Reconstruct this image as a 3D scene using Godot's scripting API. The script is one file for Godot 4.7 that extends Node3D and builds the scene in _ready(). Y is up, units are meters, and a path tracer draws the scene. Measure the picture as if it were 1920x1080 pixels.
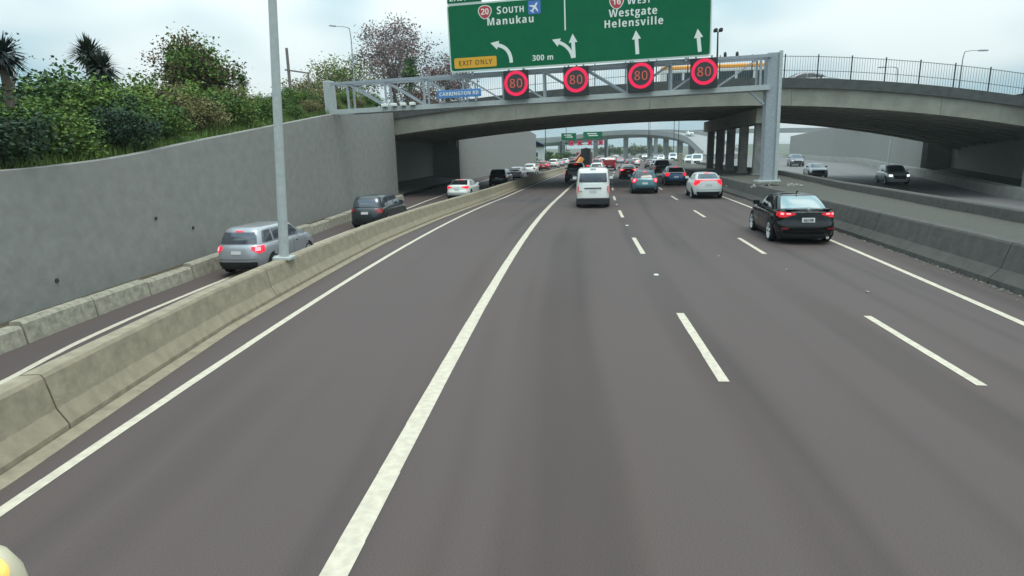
extends Node3D
# A motorway seen from the cab of a truck: lanes curving right under an overpass, sign gantry, ramp, oncoming side.

var mats := {}
var used_names := {}
var mesh_cache := {}
var rng := RandomNumberGenerator.new()

# ---------------------------------------------------------------- small helpers
func V(x: float, y: float, d: float) -> Vector3:      # d = metres ahead
	return Vector3(x, y, -d)

func lin(r: float, g: float, b: float) -> Color:
	return Color(r, g, b).linear_to_srgb()

func numbered(called: String) -> String:
	if not used_names.has(called):
		used_names[called] = 0
		return called
	used_names[called] += 1
	return "%s_%03d" % [called, used_names[called]]

func tag(o: Node, label: String, category: String, group := "", kind := "") -> Node:
	if label != "": o.set_meta("label", label)
	if category != "": o.set_meta("category", category)
	if group != "": o.set_meta("group", group)
	if kind != "": o.set_meta("kind", kind)
	return o

func thing(called: String, label: String, category: String, at := Vector3.ZERO, turn := 0.0, group := "") -> Node3D:
	var o := Node3D.new()
	o.name = numbered(called)
	add_child(o)
	o.position = at
	o.rotation.y = turn
	tag(o, label, category, group)
	return o

func place(called: String, label: String, kind := "structure") -> Node3D:
	var o := Node3D.new()
	o.name = numbered(called)
	add_child(o)
	o.set_meta("kind", kind)
	if label != "": o.set_meta("label", label)
	return o

func st_new() -> SurfaceTool:
	var st := SurfaceTool.new()
	st.begin(Mesh.PRIMITIVE_TRIANGLES)
	return st

func done(st: SurfaceTool) -> ArrayMesh:
	st.generate_normals()
	return st.commit()

func part(parent: Node, called: String, mesh: Mesh, m: Material, at := Vector3.ZERO) -> MeshInstance3D:
	var o := MeshInstance3D.new()
	o.name = called
	o.mesh = mesh
	o.material_override = m
	if parent == self:
		o.name = numbered(called)
	parent.add_child(o, true)
	o.position = at
	return o

func quad(st: SurfaceTool, a: Vector3, b: Vector3, c: Vector3, d: Vector3) -> void:
	st.add_vertex(a); st.add_vertex(b); st.add_vertex(c)
	st.add_vertex(a); st.add_vertex(c); st.add_vertex(d)

func box(st: SurfaceTool, c: Vector3, s: Vector3, b := Basis.IDENTITY) -> void:
	st.set_smooth_group(-1)
	var h := s * 0.5
	var p := []
	for i in 8:
		p.append(c + b * Vector3(h.x * (1 if i & 1 else -1), h.y * (1 if i & 2 else -1), h.z * (1 if i & 4 else -1)))
	quad(st, p[4], p[6], p[7], p[5])
	quad(st, p[1], p[3], p[2], p[0])
	quad(st, p[5], p[7], p[3], p[1])
	quad(st, p[0], p[2], p[6], p[4])
	quad(st, p[2], p[3], p[7], p[6])
	quad(st, p[0], p[4], p[5], p[1])

func cbox(st: SurfaceTool, c: Vector3, s: Vector3, r: float, b := Basis.IDENTITY) -> void:   # box with chamfered upright edges and top
	st.set_smooth_group(-1)
	var h := s * 0.5
	var ring := func(hx: float, hz: float, q: float, y: float) -> Array:
		var o := []
		for k in [[1, 1, 0], [1, 1, 1], [-1, 1, 1], [-1, 1, 0], [-1, -1, 0], [-1, -1, 1], [1, -1, 1], [1, -1, 0]]:
			var x: float = k[0] * (hx - (q if k[2] == 1 else 0.0))
			var z: float = k[1] * (hz - (q if k[2] == 0 else 0.0))
			o.append(c + b * Vector3(x, y, z))
		return o
	var rows := [ring.call(h.x, h.z, r, -h.y), ring.call(h.x, h.z, r, h.y - r), ring.call(h.x - r, h.z - r, r * 0.6, h.y)]
	for i in rows.size() - 1:
		for k in 8:
			quad(st, rows[i][k], rows[i][(k + 1) % 8], rows[i + 1][(k + 1) % 8], rows[i + 1][k])
	for k in range(1, 7):
		st.add_vertex(rows[2][0]); st.add_vertex(rows[2][k]); st.add_vertex(rows[2][k + 1])

func beam(st: SurfaceTool, a: Vector3, b: Vector3, w: float, h: float, upv := Vector3.UP) -> void:
	var f := (b - a).normalized()
	var r := f.cross(upv)
	if r.length() < 0.01: r = f.cross(Vector3.RIGHT)
	r = r.normalized()
	var u := r.cross(f)
	box(st, (a + b) * 0.5, Vector3(w, h, a.distance_to(b)), Basis(r, u, -f))

func tube(st: SurfaceTool, pts: Array, radii: Array, sides := 8) -> void:
	st.set_smooth_group(0)
	var rows := []
	for i in pts.size():
		var f: Vector3
		if i == 0: f = pts[1] - pts[0]
		elif i == pts.size() - 1: f = pts[i] - pts[i - 1]
		else: f = pts[i + 1] - pts[i - 1]
		f = f.normalized()
		var r := f.cross(Vector3(0.13, 0.07, 1.0)).normalized()
		if absf(f.dot(Vector3(0, 0, 1))) > 0.95: r = f.cross(Vector3.UP).normalized()
		var u := r.cross(f)
		var row := []
		for k in sides:
			var t := TAU * k / sides
			row.append(pts[i] + (r * cos(t) + u * sin(t)) * radii[i])
		rows.append(row)
	for i in rows.size() - 1:
		for k in sides:
			quad(st, rows[i][k], rows[i][(k + 1) % sides], rows[i + 1][(k + 1) % sides], rows[i + 1][k])
	st.set_smooth_group(-1)
	for k in range(1, sides - 1):
		st.add_vertex(rows[0][0]); st.add_vertex(rows[0][k + 1]); st.add_vertex(rows[0][k])
		var n := rows.size() - 1
		st.add_vertex(rows[n][0]); st.add_vertex(rows[n][k]); st.add_vertex(rows[n][k + 1])

func lathe(st: SurfaceTool, prof: Array, sides := 20, b := Basis.IDENTITY, c := Vector3.ZERO) -> void:  # prof of (radius, along); axis = b.y
	st.set_smooth_group(0)
	for i in prof.size() - 1:
		for k in sides:
			var t0 := TAU * k / sides
			var t1 := TAU * (k + 1) / sides
			var p0: Vector2 = prof[i]
			var p1: Vector2 = prof[i + 1]
			quad(st, c + b * Vector3(cos(t0) * p0.x, p0.y, sin(t0) * p0.x), c + b * Vector3(cos(t1) * p0.x, p0.y, sin(t1) * p0.x),
				c + b * Vector3(cos(t1) * p1.x, p1.y, sin(t1) * p1.x), c + b * Vector3(cos(t0) * p1.x, p1.y, sin(t0) * p1.x))

func sweep(st: SurfaceTool, stations: Array, prof: Array, flat := true, closed := true) -> void:   # station: [origin, right vector, optional profile of its own]
	st.set_smooth_group(-1 if flat else 0)
	var rows := []
	for s in stations:
		var row := []
		var pr: Array = s[2] if s.size() > 2 else prof
		for p in pr:
			row.append(s[0] + s[1] * p.x + Vector3.UP * p.y)
		rows.append(row)
	var n: int = rows[0].size()
	for i in rows.size() - 1:
		for k in (n if closed else n - 1):
			quad(st, rows[i][k], rows[i][(k + 1) % n], rows[i + 1][(k + 1) % n], rows[i + 1][k])
	if closed:
		st.set_smooth_group(-1)
		for k in range(1, n - 1):
			st.add_vertex(rows[0][0]); st.add_vertex(rows[0][k + 1]); st.add_vertex(rows[0][k])
			var m := rows.size() - 1
			st.add_vertex(rows[m][0]); st.add_vertex(rows[m][k]); st.add_vertex(rows[m][k + 1])

func grid(st: SurfaceTool, rows: Array, flat := false) -> void:
	st.set_smooth_group(-1 if flat else 0)
	for i in rows.size() - 1:
		for k in rows[i].size() - 1:
			quad(st, rows[i][k], rows[i][k + 1], rows[i + 1][k + 1], rows[i + 1][k])

func curve_at(xs: Array, ys: Array, x: float) -> float:     # piecewise curve through points
	var n := xs.size()
	if x <= xs[0]: return ys[0] + (x - xs[0]) * (ys[1] - ys[0]) / (xs[1] - xs[0])
	if x >= xs[n - 1]: return ys[n - 1] + (x - xs[n - 1]) * (ys[n - 1] - ys[n - 2]) / (xs[n - 1] - xs[n - 2])
	for i in n - 1:
		if x <= xs[i + 1]:
			var h: float = xs[i + 1] - xs[i]
			var t: float = (x - xs[i]) / h
			var d: float = (ys[i + 1] - ys[i]) / h
			var m0: float = d if i == 0 else (d + (ys[i] - ys[i - 1]) / (xs[i] - xs[i - 1])) * 0.5
			var m1: float = d if i == n - 2 else (d + (ys[i + 2] - ys[i + 1]) / (xs[i + 2] - xs[i + 1])) * 0.5
			var t2 := t * t
			var t3 := t2 * t
			return (2 * t3 - 3 * t2 + 1) * ys[i] + (t3 - 2 * t2 + t) * h * m0 + (-2 * t3 + 3 * t2) * ys[i + 1] + (t3 - t2) * h * m1
	return 0.0

func step_line(xs: Array, ys: Array, x: float) -> float:  # straight pieces, held at both ends
	if x <= xs[0]: return ys[0]
	for i in xs.size() - 1:
		if x <= xs[i + 1]:
			return lerpf(ys[i], ys[i + 1], (x - xs[i]) / (xs[i + 1] - xs[i]))
	return ys[xs.size() - 1]

# ---------------------------------------------------------------- materials
func noise_tex(lo: Color, mid: Color, hi: Color, freq: float, octaves: int, sd: int, size := 512) -> NoiseTexture2D:
	var n := FastNoiseLite.new()
	n.seed = sd
	n.noise_type = FastNoiseLite.TYPE_SIMPLEX_SMOOTH
	n.frequency = freq
	n.fractal_octaves = octaves
	n.fractal_gain = 0.6
	var g := Gradient.new()
	g.offsets = PackedFloat32Array([0.0, 0.5, 1.0])
	g.colors = PackedColorArray([lo, mid, hi])
	var t := NoiseTexture2D.new()
	t.width = size
	t.height = size
	t.seamless = true
	t.noise = n
	t.color_ramp = g
	return t

func bump_tex(freq: float, octaves: int, sd: int, strength: float, size := 512) -> NoiseTexture2D:
	var n := FastNoiseLite.new()
	n.seed = sd
	n.frequency = freq
	n.fractal_octaves = octaves
	var t := NoiseTexture2D.new()
	t.width = size
	t.height = size
	t.seamless = true
	t.noise = n
	t.as_normal_map = true
	t.bump_strength = strength
	return t

func rough_mat(key: String, c: Vector3, spread: float, scale: float, freq: float, rough := 0.9, bump := 0.0, vc := false) -> StandardMaterial3D:
	if mats.has(key): return mats[key]
	var m := StandardMaterial3D.new()
	m.resource_name = key
	var lo := c * (1.0 - spread)
	var hi := c * (1.0 + spread)
	m.albedo_texture = noise_tex(lin(lo.x, lo.y, lo.z), lin(c.x, c.y, c.z), lin(hi.x, hi.y, hi.z), freq, 5, key.hash() % 1000)
	m.uv1_triplanar = true
	m.uv1_world_triplanar = true
	m.uv1_scale = Vector3.ONE * scale
	m.roughness = rough
	m.vertex_color_use_as_albedo = vc
	if bump > 0.0:
		m.normal_enabled = true
		m.normal_texture = bump_tex(freq * 2.0, 4, 7 + key.hash() % 100, 6.0)
		m.normal_scale = bump
	mats[key] = m
	return m

func plain_mat(key: String, c: Color, rough := 0.6, metal := 0.0, coat := 0.0) -> StandardMaterial3D:
	if mats.has(key): return mats[key]
	var m := StandardMaterial3D.new()
	m.resource_name = key
	m.albedo_color = c
	m.roughness = rough
	m.metallic = metal
	if coat > 0.0:
		m.clearcoat_enabled = true
		m.clearcoat = coat
		m.clearcoat_roughness = 0.06
	mats[key] = m
	return m

func glow_mat(key: String, c: Color, e: Color, energy: float) -> StandardMaterial3D:
	if mats.has(key): return mats[key]
	var m := StandardMaterial3D.new()
	m.resource_name = key
	m.albedo_color = c
	m.roughness = 0.3
	m.emission_enabled = true
	m.emission = e
	m.emission_energy_multiplier = energy
	mats[key] = m
	return m

func paint(key: String, c: Color, metal := 0.0, rough := 0.35) -> StandardMaterial3D:
	return plain_mat("paint_" + key, c, rough, metal, 0.9)

func make_materials() -> void:
	rough_mat("asphalt", Vector3(0.088, 0.065, 0.061), 0.26, 2.2, 0.05, 0.8, 0.05, true)
	rough_mat("asphalt_old", Vector3(0.17, 0.165, 0.165), 0.15, 1.4, 0.03, 0.9, 0.05, true)
	rough_mat("verge", Vector3(0.09, 0.08, 0.06), 0.5, 0.4, 0.02, 1.0, 0.4)
	rough_mat("road_paint", Vector3(0.55, 0.49, 0.39), 0.17, 0.7, 0.018, 0.75)
	rough_mat("concrete", Vector3(0.3, 0.29, 0.265), 0.28, 0.16, 0.012, 0.95, 0.2)
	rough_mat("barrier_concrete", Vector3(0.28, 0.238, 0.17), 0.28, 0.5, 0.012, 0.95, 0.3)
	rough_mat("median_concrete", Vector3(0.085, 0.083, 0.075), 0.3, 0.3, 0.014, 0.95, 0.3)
	rough_mat("wall_concrete", Vector3(0.275, 0.268, 0.25), 0.13, 0.2, 0.014, 0.97, 0.1)
	rough_mat("girder_concrete", Vector3(0.29, 0.28, 0.235), 0.2, 0.14, 0.01, 0.95, 0.15)
	rough_mat("parapet_concrete", Vector3(0.085, 0.088, 0.085), 0.3, 0.2, 0.012, 0.95, 0.2)
	rough_mat("whitewash", Vector3(0.33, 0.305, 0.24), 0.45, 0.5, 0.012, 0.95, 0.3)
	rough_mat("rubble", Vector3(0.2, 0.19, 0.16), 0.5, 1.2, 0.02, 1.0, 0.5)
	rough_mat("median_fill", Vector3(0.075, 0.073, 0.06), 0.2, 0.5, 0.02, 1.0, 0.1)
	rough_mat("soil", Vector3(0.09, 0.075, 0.045), 0.5, 0.4, 0.02, 1.0, 0.4)
	rough_mat("galvanised", Vector3(0.32, 0.35, 0.38), 0.16, 0.5, 0.02, 0.55, 0.0)
	rough_mat("galvanised_pale", Vector3(0.42, 0.45, 0.44), 0.14, 0.5, 0.02, 0.55, 0.0)
	rough_mat("sign_green", Vector3(0.008, 0.135, 0.06), 0.08, 0.2, 0.008, 0.5).metallic_specular = 0.2
	rough_mat("bark", Vector3(0.11, 0.085, 0.06), 0.4, 0.8, 0.03, 1.0, 0.4)
	rough_mat("bark_grey", Vector3(0.2, 0.16, 0.15), 0.3, 0.8, 0.03, 1.0, 0.4)
	rough_mat("grass_ground", Vector3(0.06, 0.11, 0.022), 0.5, 0.3, 0.02, 1.0, 0.5)
	rough_mat("far_ground", Vector3(0.11, 0.115, 0.075), 0.3, 0.02, 0.02, 1.0)
	rough_mat("far_concrete", Vector3(0.3, 0.3, 0.3), 0.15, 0.05, 0.02, 0.95)
	plain_mat("sign_white", lin(0.76, 0.79, 0.74), 0.5)
	plain_mat("sign_border", lin(0.55, 0.62, 0.56), 0.5)
	plain_mat("sign_yellow", lin(0.75, 0.38, 0.02), 0.5)
	plain_mat("sign_red", lin(0.5, 0.045, 0.05), 0.5)
	plain_mat("sign_blue", lin(0.06, 0.16, 0.5), 0.5)
	plain_mat("street_blue", lin(0.08, 0.22, 0.5), 0.5)
	plain_mat("sign_black", lin(0.02, 0.02, 0.02), 0.5)
	plain_mat("sign_back", lin(0.25, 0.27, 0.28), 0.5, 0.6)
	plain_mat("tyre", lin(0.012, 0.012, 0.013), 0.9)
	plain_mat("arch", lin(0.008, 0.008, 0.009), 0.95)
	plain_mat("rim", lin(0.78, 0.79, 0.8), 0.35, 0.1)
	plain_mat("trim", lin(0.018, 0.018, 0.02), 0.6)
	plain_mat("chrome", lin(0.7, 0.72, 0.74), 0.15, 0.95)
	plain_mat("glass", lin(0.016, 0.02, 0.024), 0.06, 0.0, 0.6)
	plain_mat("glass_film", lin(0.34, 0.4, 0.4), 0.1, 0.8, 0.6)
	plain_mat("glass_grey", lin(0.1, 0.11, 0.13), 0.08, 0.35, 0.6)
	plain_mat("lens_red", lin(0.28, 0.008, 0.012), 0.15, 0.0, 0.9)
	plain_mat("lens_clear", lin(0.6, 0.62, 0.62), 0.12, 0.3, 0.9)
	plain_mat("lens_amber", lin(0.7, 0.25, 0.03), 0.2, 0.0, 0.9)
	plain_mat("plate", lin(0.6, 0.6, 0.58), 0.5)
	plain_mat("fence_metal", lin(0.035, 0.04, 0.045), 0.6, 0.3)
	plain_mat("picket_metal", lin(0.16, 0.17, 0.17), 0.6, 0.3)
	plain_mat("black_box", lin(0.02, 0.024, 0.026), 0.7)
	plain_mat("dark_steel", lin(0.05, 0.055, 0.06), 0.6, 0.3)
	glow_mat("brake_on", lin(0.4, 0.01, 0.02), Color(1.0, 0.1, 0.2), 1.3)
	glow_mat("brake_hot", lin(0.5, 0.05, 0.06), Color(1.0, 0.45, 0.48), 3.0)
	glow_mat("tail_on", lin(0.35, 0.008, 0.015), Color(1.0, 0.06, 0.12), 0.4)
	glow_mat("headlight_on", lin(0.7, 0.7, 0.7), Color(0.95, 1.0, 1.0), 1.3)
	glow_mat("led_red", lin(0.3, 0.01, 0.04), Color(0.96, 0.07, 0.3), 0.66)
	glow_mat("led_amber", lin(0.2, 0.06, 0.04), Color(0.9, 0.38, 0.28), 0.42)
	glow_mat("indicator_on", lin(0.8, 0.5, 0.15), Color(1.0, 0.72, 0.35), 0.8)

# ---------------------------------------------------------------- the lines of the road, x as a function of metres ahead
func bend(z: float, q: Array, x40: float) -> float:
	if z <= 40.0: return q[0] * z * z + q[1] * z + q[2]
	# heading grows from 0.155 at 40 m to 0.19 at 100 m and stays
	var a: float = minf(z, 100.0) - 40.0
	return x40 + 0.155 * a + 0.035 / 120.0 * a * a + maxf(z - 100.0, 0.0) * 0.19

func line_left(z: float) -> float: return bend(z, [0.00231, 0.00467, -4.26], -0.38)
func line_wide(z: float) -> float: return bend(z, [0.00115, 0.07286, -1.524], 3.23)
func line_first(z: float) -> float: return bend(z, [0.00062, 0.09651, 1.839], 6.69)
func line_second(z: float) -> float: return bend(z, [0.00017, 0.13605, 4.522], 10.24)
func line_right(z: float) -> float: return bend(z, [-0.00085, 0.20976, 6.089], 13.12)
func foot_left(z: float) -> float: return line_left(z) - step_line([0, 5, 10, 20, 27, 34], [0.35, 0.45, 0.8, 1.0, 0.85, 0.62], z)
func foot_right(z: float) -> float: return line_right(z) + step_line([0, 10, 20, 30, 40], [1.3, 1.1, 0.85, 0.7, 0.8], z)
func wall_left(z: float) -> float: return curve_at([-12, 5, 12, 20, 28, 36, 43, 50, 60, 72, 90, 105, 120], [-11.8, -12, -12, -11.9, -11.1, -10.2, -9.5, -8.8, -7.4, -5.6, -1.8, 1.6, 5.2], z)
func wall_left_top(z: float) -> float: return curve_at([0, 15, 18, 20, 23, 26, 29, 32, 36, 40, 44, 48, 70, 112, 120], [2.6, 2.62, 2.79, 2.98, 3.39, 3.79, 4.19, 4.58, 5.11, 5.56, 5.99, 6.37, 6.4, 6.9, 6.2], z)
func ramp_y(z: float) -> float: return step_line([0, 20, 30, 46, 90], [-1.15, -1.15, -0.9, -0.5, 0.0], z)
func back_median(z: float) -> float: return foot_right(z) + step_line([0, 15, 30, 46, 70, 120], [3.0, 3.1, 4.0, 5.6, 5.2, 4.4], z)
func wall_right(z: float) -> float: return curve_at([-12, 10, 25, 44, 66, 112, 190], [23, 27, 30.5, 36, 43.3, 58, 85], z)
func onc_y(z: float) -> float: return step_line([0, 30, 44, 66, 95], [-1.2, -1.1, -1.0, -0.3, 0.3], z)

func heading(fn: Callable, z: float) -> Vector3:
	var d: float = (fn.call(z + 0.5) - fn.call(z - 0.5))
	return Vector3(d, 0, -1).normalized()

func right_of(fn: Callable, z: float) -> Vector3:
	var f := heading(fn, z)
	return Vector3(-f.z, 0, f.x)

func zs(a: float, b: float) -> Array:
	var o := []
	var z := a
	while z < b - 0.01:
		o.append(z)
		z += 1.0 if z < 50 else (2.5 if z < 130 else 10.0)
	o.append(b)
	return o

# ---------------------------------------------------------------- vehicles (local: forward is -z, origin on the ground under the middle)
func car_spec(kind: String) -> Dictionary:
	match kind:
		"sedan": return {"n": 5.0, "lv": [[0.2, 0.84, 2.3, -2.28], [0.3, 0.89, 2.39, -2.36], [0.46, 0.91, 2.43, -2.4], [0.6, 0.915, 2.45, -2.39], [0.645, 0.905, 2.375, -2.37], [0.74, 0.905, 2.36, -2.32], [0.86, 0.89, 2.33, -2.25], [0.96, 0.86, 2.32, -2.1], [1.0, 0.8, 2.24, -1.95]],
			"bon": [-0.85, 0.62], "boot": [1.5, 1.12], "belt": 0.96, "H": 1.43, "hb": 0.8, "ht": 0.6, "rb": 1.95, "rt": 0.95, "fb": -1.25, "ft": -0.3, "gn": 5.0, "wb": 1.39, "wr": 0.335,
			"rw": [0.9, 0.05, 0.9], "lamp": [[0.42, 0.99, 0.78, 0.93]], "plate": [0.66, 0.78], "bump": 0.34, "sw": [[-0.62, -0.08], [-0.02, 0.66]]}
		"hatch": return {"n": 5.0, "lv": [[0.22, 0.8, 2.0, -2.05], [0.34, 0.85, 2.1, -2.12], [0.52, 0.87, 2.13, -2.15], [0.7, 0.87, 2.1, -2.13], [0.85, 0.86, 2.06, -2.05], [0.98, 0.835, 2.02, -1.9], [1.02, 0.78, 1.9, -1.75]],
			"bon": [-0.9, 0.68], "boot": [1.5, 1.0], "belt": 0.99, "H": 1.5, "hb": 0.79, "ht": 0.6, "rb": 1.98, "rt": 1.45, "fb": -1.3, "ft": -0.35, "gn": 5.0, "wb": 1.27, "wr": 0.315,
			"rw": [0.82, 0.1, 0.8], "lamp": [[0.62, 0.99, 0.72, 1.0]], "plate": [0.62, 0.74], "bump": 0.4, "sw": [[-0.66, -0.1], [-0.04, 0.66]]}
		"liftback": return {"n": 4.5, "lv": [[0.2, 0.78, 2.1, -2.2], [0.3, 0.83, 2.2, -2.24], [0.45, 0.87, 2.24, -2.27], [0.66, 0.88, 2.25, -2.25], [0.82, 0.86, 2.24, -2.15], [0.98, 0.8, 2.24, -2.0], [1.05, 0.74, 2.2, -1.8]],
			"bon": [-0.8, 0.62], "boot": [1.2, 1.1], "belt": 1.02, "H": 1.47, "hb": 0.77, "ht": 0.56, "rb": 2.1, "rt": 1.05, "fb": -1.4, "ft": -0.2, "gn": 4.5, "wb": 1.35, "wr": 0.31,
			"rw": [0.84, 0.16, 0.84], "lamp": [[0.6, 0.99, 0.74, 1.0]], "plate": [0.68, 0.8], "bump": 0.42, "sw": [[-0.6, -0.1], [-0.04, 0.6]]}
		"suv": return {"n": 5.5, "lv": [[0.26, 0.86, 2.15, -2.2], [0.4, 0.91, 2.26, -2.28], [0.6, 0.925, 2.29, -2.31], [0.8, 0.925, 2.26, -2.28], [0.95, 0.91, 2.22, -2.2], [1.08, 0.88, 2.16, -2.05], [1.12, 0.82, 2.05, -1.9]],
			"bon": [-1.0, 0.78], "boot": [1.5, 1.0], "belt": 1.09, "H": 1.68, "hb": 0.84, "ht": 0.66, "rb": 2.12, "rt": 1.75, "fb": -1.35, "ft": -0.55, "gn": 5.5, "wb": 1.35, "wr": 0.36,
			"rw": [0.84, 0.08, 0.72], "lamp": [[0.6, 1.0, 0.82, 1.06]], "plate": [0.78, 0.9], "bump": 0.52, "sw": [[-0.9, -0.5], [-0.42, 0.1], [0.16, 0.72]]}
		"van": return {"n": 6.5, "lv": [[0.24, 0.8, 2.28, -2.3], [0.34, 0.83, 2.34, -2.35], [0.6, 0.845, 2.35, -2.36], [0.95, 0.85, 2.34, -2.3], [1.2, 0.845, 2.32, -2.2], [1.28, 0.84, 2.31, -2.1]],
			"bon": [-2.0, 0.9], "boot": [1.9, 1.0], "belt": 1.24, "H": 1.98, "hb": 0.84, "ht": 0.74, "rb": 2.31, "rt": 2.16, "fb": -2.12, "ft": -1.1, "gn": 7.0, "wb": 1.28, "wr": 0.33,
			"rw": [0.84, 0.08, 0.68], "lamp": [[0.9, 1.0, 0.7, 1.1]], "plate": [0.76, 0.9], "bump": 0.42, "sw": [[-0.9, -0.3], [-0.24, 0.3], [0.36, 0.8]]}
		"ute": return {"n": 8.0, "lv": [[0.4, 0.86, 2.5, -2.5], [0.52, 0.91, 2.58, -2.58], [0.7, 0.92, 2.6, -2.6], [0.95, 0.92, 2.58, -2.55], [1.1, 0.915, 2.57, -2.45], [1.16, 0.89, 2.55, -2.3]],
			"bon": [-1.1, 0.85], "boot": [2.0, 1.0], "belt": 1.12, "H": 1.8, "hb": 0.85, "ht": 0.68, "rb": 0.75, "rt": 0.55, "fb": -1.35, "ft": -0.55, "gn": 7.0, "wb": 1.55, "wr": 0.39,
			"rw": [0.8, 0.18, 0.74], "lamp": [[0.88, 1.0, 0.78, 1.1]], "plate": [0.6, 0.72], "bump": 0.62, "sw": [[-0.85, -0.05], [0.02, 0.7]]}
	return {}

func sup(side: int, s: float, n: float) -> Vector2:
	var p := Vector2(s, 1)
	if side == 1: p = Vector2(1, -s)
	elif side == 2: p = Vector2(-s, -1)
	elif side == 3: p = Vector2(-1, s)
	return p / pow(pow(absf(p.x), n) + pow(absf(p.y), n), 1.0 / n)

func body_at(sp: Dictionary, side: int, s: float, y: float) -> Vector3:
	var lv: Array = sp.lv
	var a: Array = lv[0]
	if y >= lv[-1][0]: a = lv[-1]
	elif y > lv[0][0]:
		for i in lv.size() - 1:
			if y <= lv[i + 1][0]:
				var t: float = (y - lv[i][0]) / (lv[i + 1][0] - lv[i][0])
				a = [y, lerpf(lv[i][1], lv[i + 1][1], t), lerpf(lv[i][2], lv[i + 1][2], t), lerpf(lv[i][3], lv[i + 1][3], t)]
				break
	return body_pt(sp, side, s, y, a[1], a[2], a[3])

func body_pt(sp: Dictionary, side: int, s: float, y: float, hw: float, zr: float, zf: float) -> Vector3:
	var q := sup(side, s, sp.n)
	var z: float = q.y * zr if q.y > 0 else -q.y * zf
	var k := 1.0
	if z < sp.bon[0]: k = lerpf(1.0, sp.bon[1], pow((sp.bon[0] - z) / (sp.bon[0] + 2.4), 1.4))
	elif z > sp.boot[0]: k = lerpf(1.0, sp.boot[1], clampf((z - sp.boot[0]) / 0.4, 0, 1))
	return Vector3(q.x * hw, y if y < 0.45 else 0.45 + (y - 0.45) * k, z)

func cab_at(sp: Dictionary, side: int, s: float, v: float) -> Vector3:
	var ins := 0.0
	if v > 0.82:
		var t := (v - 0.82) / 0.18
		ins = 0.13 * (1.0 - sqrt(maxf(0.0, 1.0 - t * t)))
	var q := sup(side, s, sp.gn)
	var hw: float = lerpf(sp.hb, sp.ht, v) + 0.025 * sin(v * PI) - ins
	var zr: float = lerpf(sp.rb, sp.rt, v) + 0.05 * sin(v * PI) - ins
	var zf: float = lerpf(sp.fb, sp.ft, v) - 0.05 * sin(v * PI) + ins
	var mid := (zr + zf) * 0.5
	var z: float = mid + q.y * (zr - mid)
	return Vector3(q.x * hw, lerpf(sp.belt, sp.H - 0.02, v), z)

func ring(sp: Dictionary, which: int, a: Array) -> Array:      # which 0: body level, 1: cabin height
	var o := []
	for side in 4:
		for i in 9:
			var s := -1.0 + 2.0 * i / 9.0
			if which == 0: o.append(body_pt(sp, side, s, a[0], a[1], a[2], a[3]))
			else: o.append(cab_at(sp, side, s, a[0]))
	return o

func stack(st: SurfaceTool, rows: Array, cap_y: float) -> void:
	st.set_smooth_group(0)
	var n: int = rows[0].size()
	for i in rows.size() - 1:
		for k in n:
			quad(st, rows[i][k], rows[i + 1][k], rows[i + 1][(k + 1) % n], rows[i][(k + 1) % n])
	var last: Array = rows[-1]
	var c := Vector3.ZERO
	for p in last: c += p
	c /= n
	c.y = cap_y if cap_y > 0.0 else c.y
	for k in n:
		st.add_vertex(last[k]); st.add_vertex(c); st.add_vertex(last[(k + 1) % n])

func patch(sp: Dictionary, which: int, side: int, s0: float, s1: float, t0: float, t1: float, off: float, ns := 6, nt := 4, shear := 0.0) -> ArrayMesh:
	var st := st_new()
	var rows := []
	for j in nt + 1:
		var row := []
		for i in ns + 1:
			var s := lerpf(s0, s1, float(i) / ns)
			var t := lerpf(t0, t1, float(j) / nt) + shear * float(i) / ns
			var p: Vector3
			var a: Vector3
			var b: Vector3
			if which == 0:
				p = body_at(sp, side, s, t); a = body_at(sp, side, s + 0.01, t); b = body_at(sp, side, s, t + 0.01)
			else:
				p = cab_at(sp, side, s, t); a = cab_at(sp, side, s + 0.01, t); b = cab_at(sp, side, s, t + 0.01)
			var nn := (a - p).cross(b - p).normalized()
			row.append(p + nn * off)
		rows.append(row)
	st.set_smooth_group(0)
	for j in nt:
		for i in ns:
			quad(st, rows[j][i], rows[j + 1][i], rows[j + 1][i + 1], rows[j][i + 1])
	return done(st)

func lamp_patch(sp: Dictionary, sgn: float, l: Array) -> ArrayMesh:     # tail lamp that narrows toward the middle of the car
	var st := st_new()
	var rows := []
	for j in 5:
		var row := []
		for i in 8:
			var u := i / 7.0
			var s := lerpf(l[0], l[1], u)
			var lo := lerpf(lerpf(l[2], l[3], 0.5), l[2], smoothstep(0.0, 0.7, u))
			var hi := lerpf(l[3] - 0.02, l[3], u)
			var t := lerpf(lo, hi, j / 4.0)
			var p := body_at(sp, 0, s * sgn, t)
			row.append(p + Vector3(0.008 * sgn * u, 0, 0.014))
		if sgn > 0: row.reverse()
		rows.append(row)
	st.set_smooth_group(0)
	for j in 4:
		for i in 7:
			quad(st, rows[j][i], rows[j][i + 1], rows[j + 1][i + 1], rows[j + 1][i])
	return done(st)

func cached(key: String, make: Callable) -> Mesh:
	if not mesh_cache.has(key): mesh_cache[key] = make.call()
	return mesh_cache[key]

func body_mesh(sp: Dictionary) -> ArrayMesh:
	var st := st_new()
	var rows := []
	for a in sp.lv: rows.append(ring(sp, 0, a))
	var e: Array = sp.lv[-1]
	rows.append(ring(sp, 0, [e[0] + 0.015, e[1] * 0.8, e[2] - 0.12, e[3] + 0.2]))
	rows.append(ring(sp, 0, [e[0] + 0.025, e[1] * 0.4, e[2] - 0.35, e[3] + 0.35]))
	rows.append(ring(sp, 0, [e[0] + 0.028, 0.02, e[2] - 0.6, e[3] + 0.5]))
	stack(st, rows, 0.0)
	return done(st)

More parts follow.
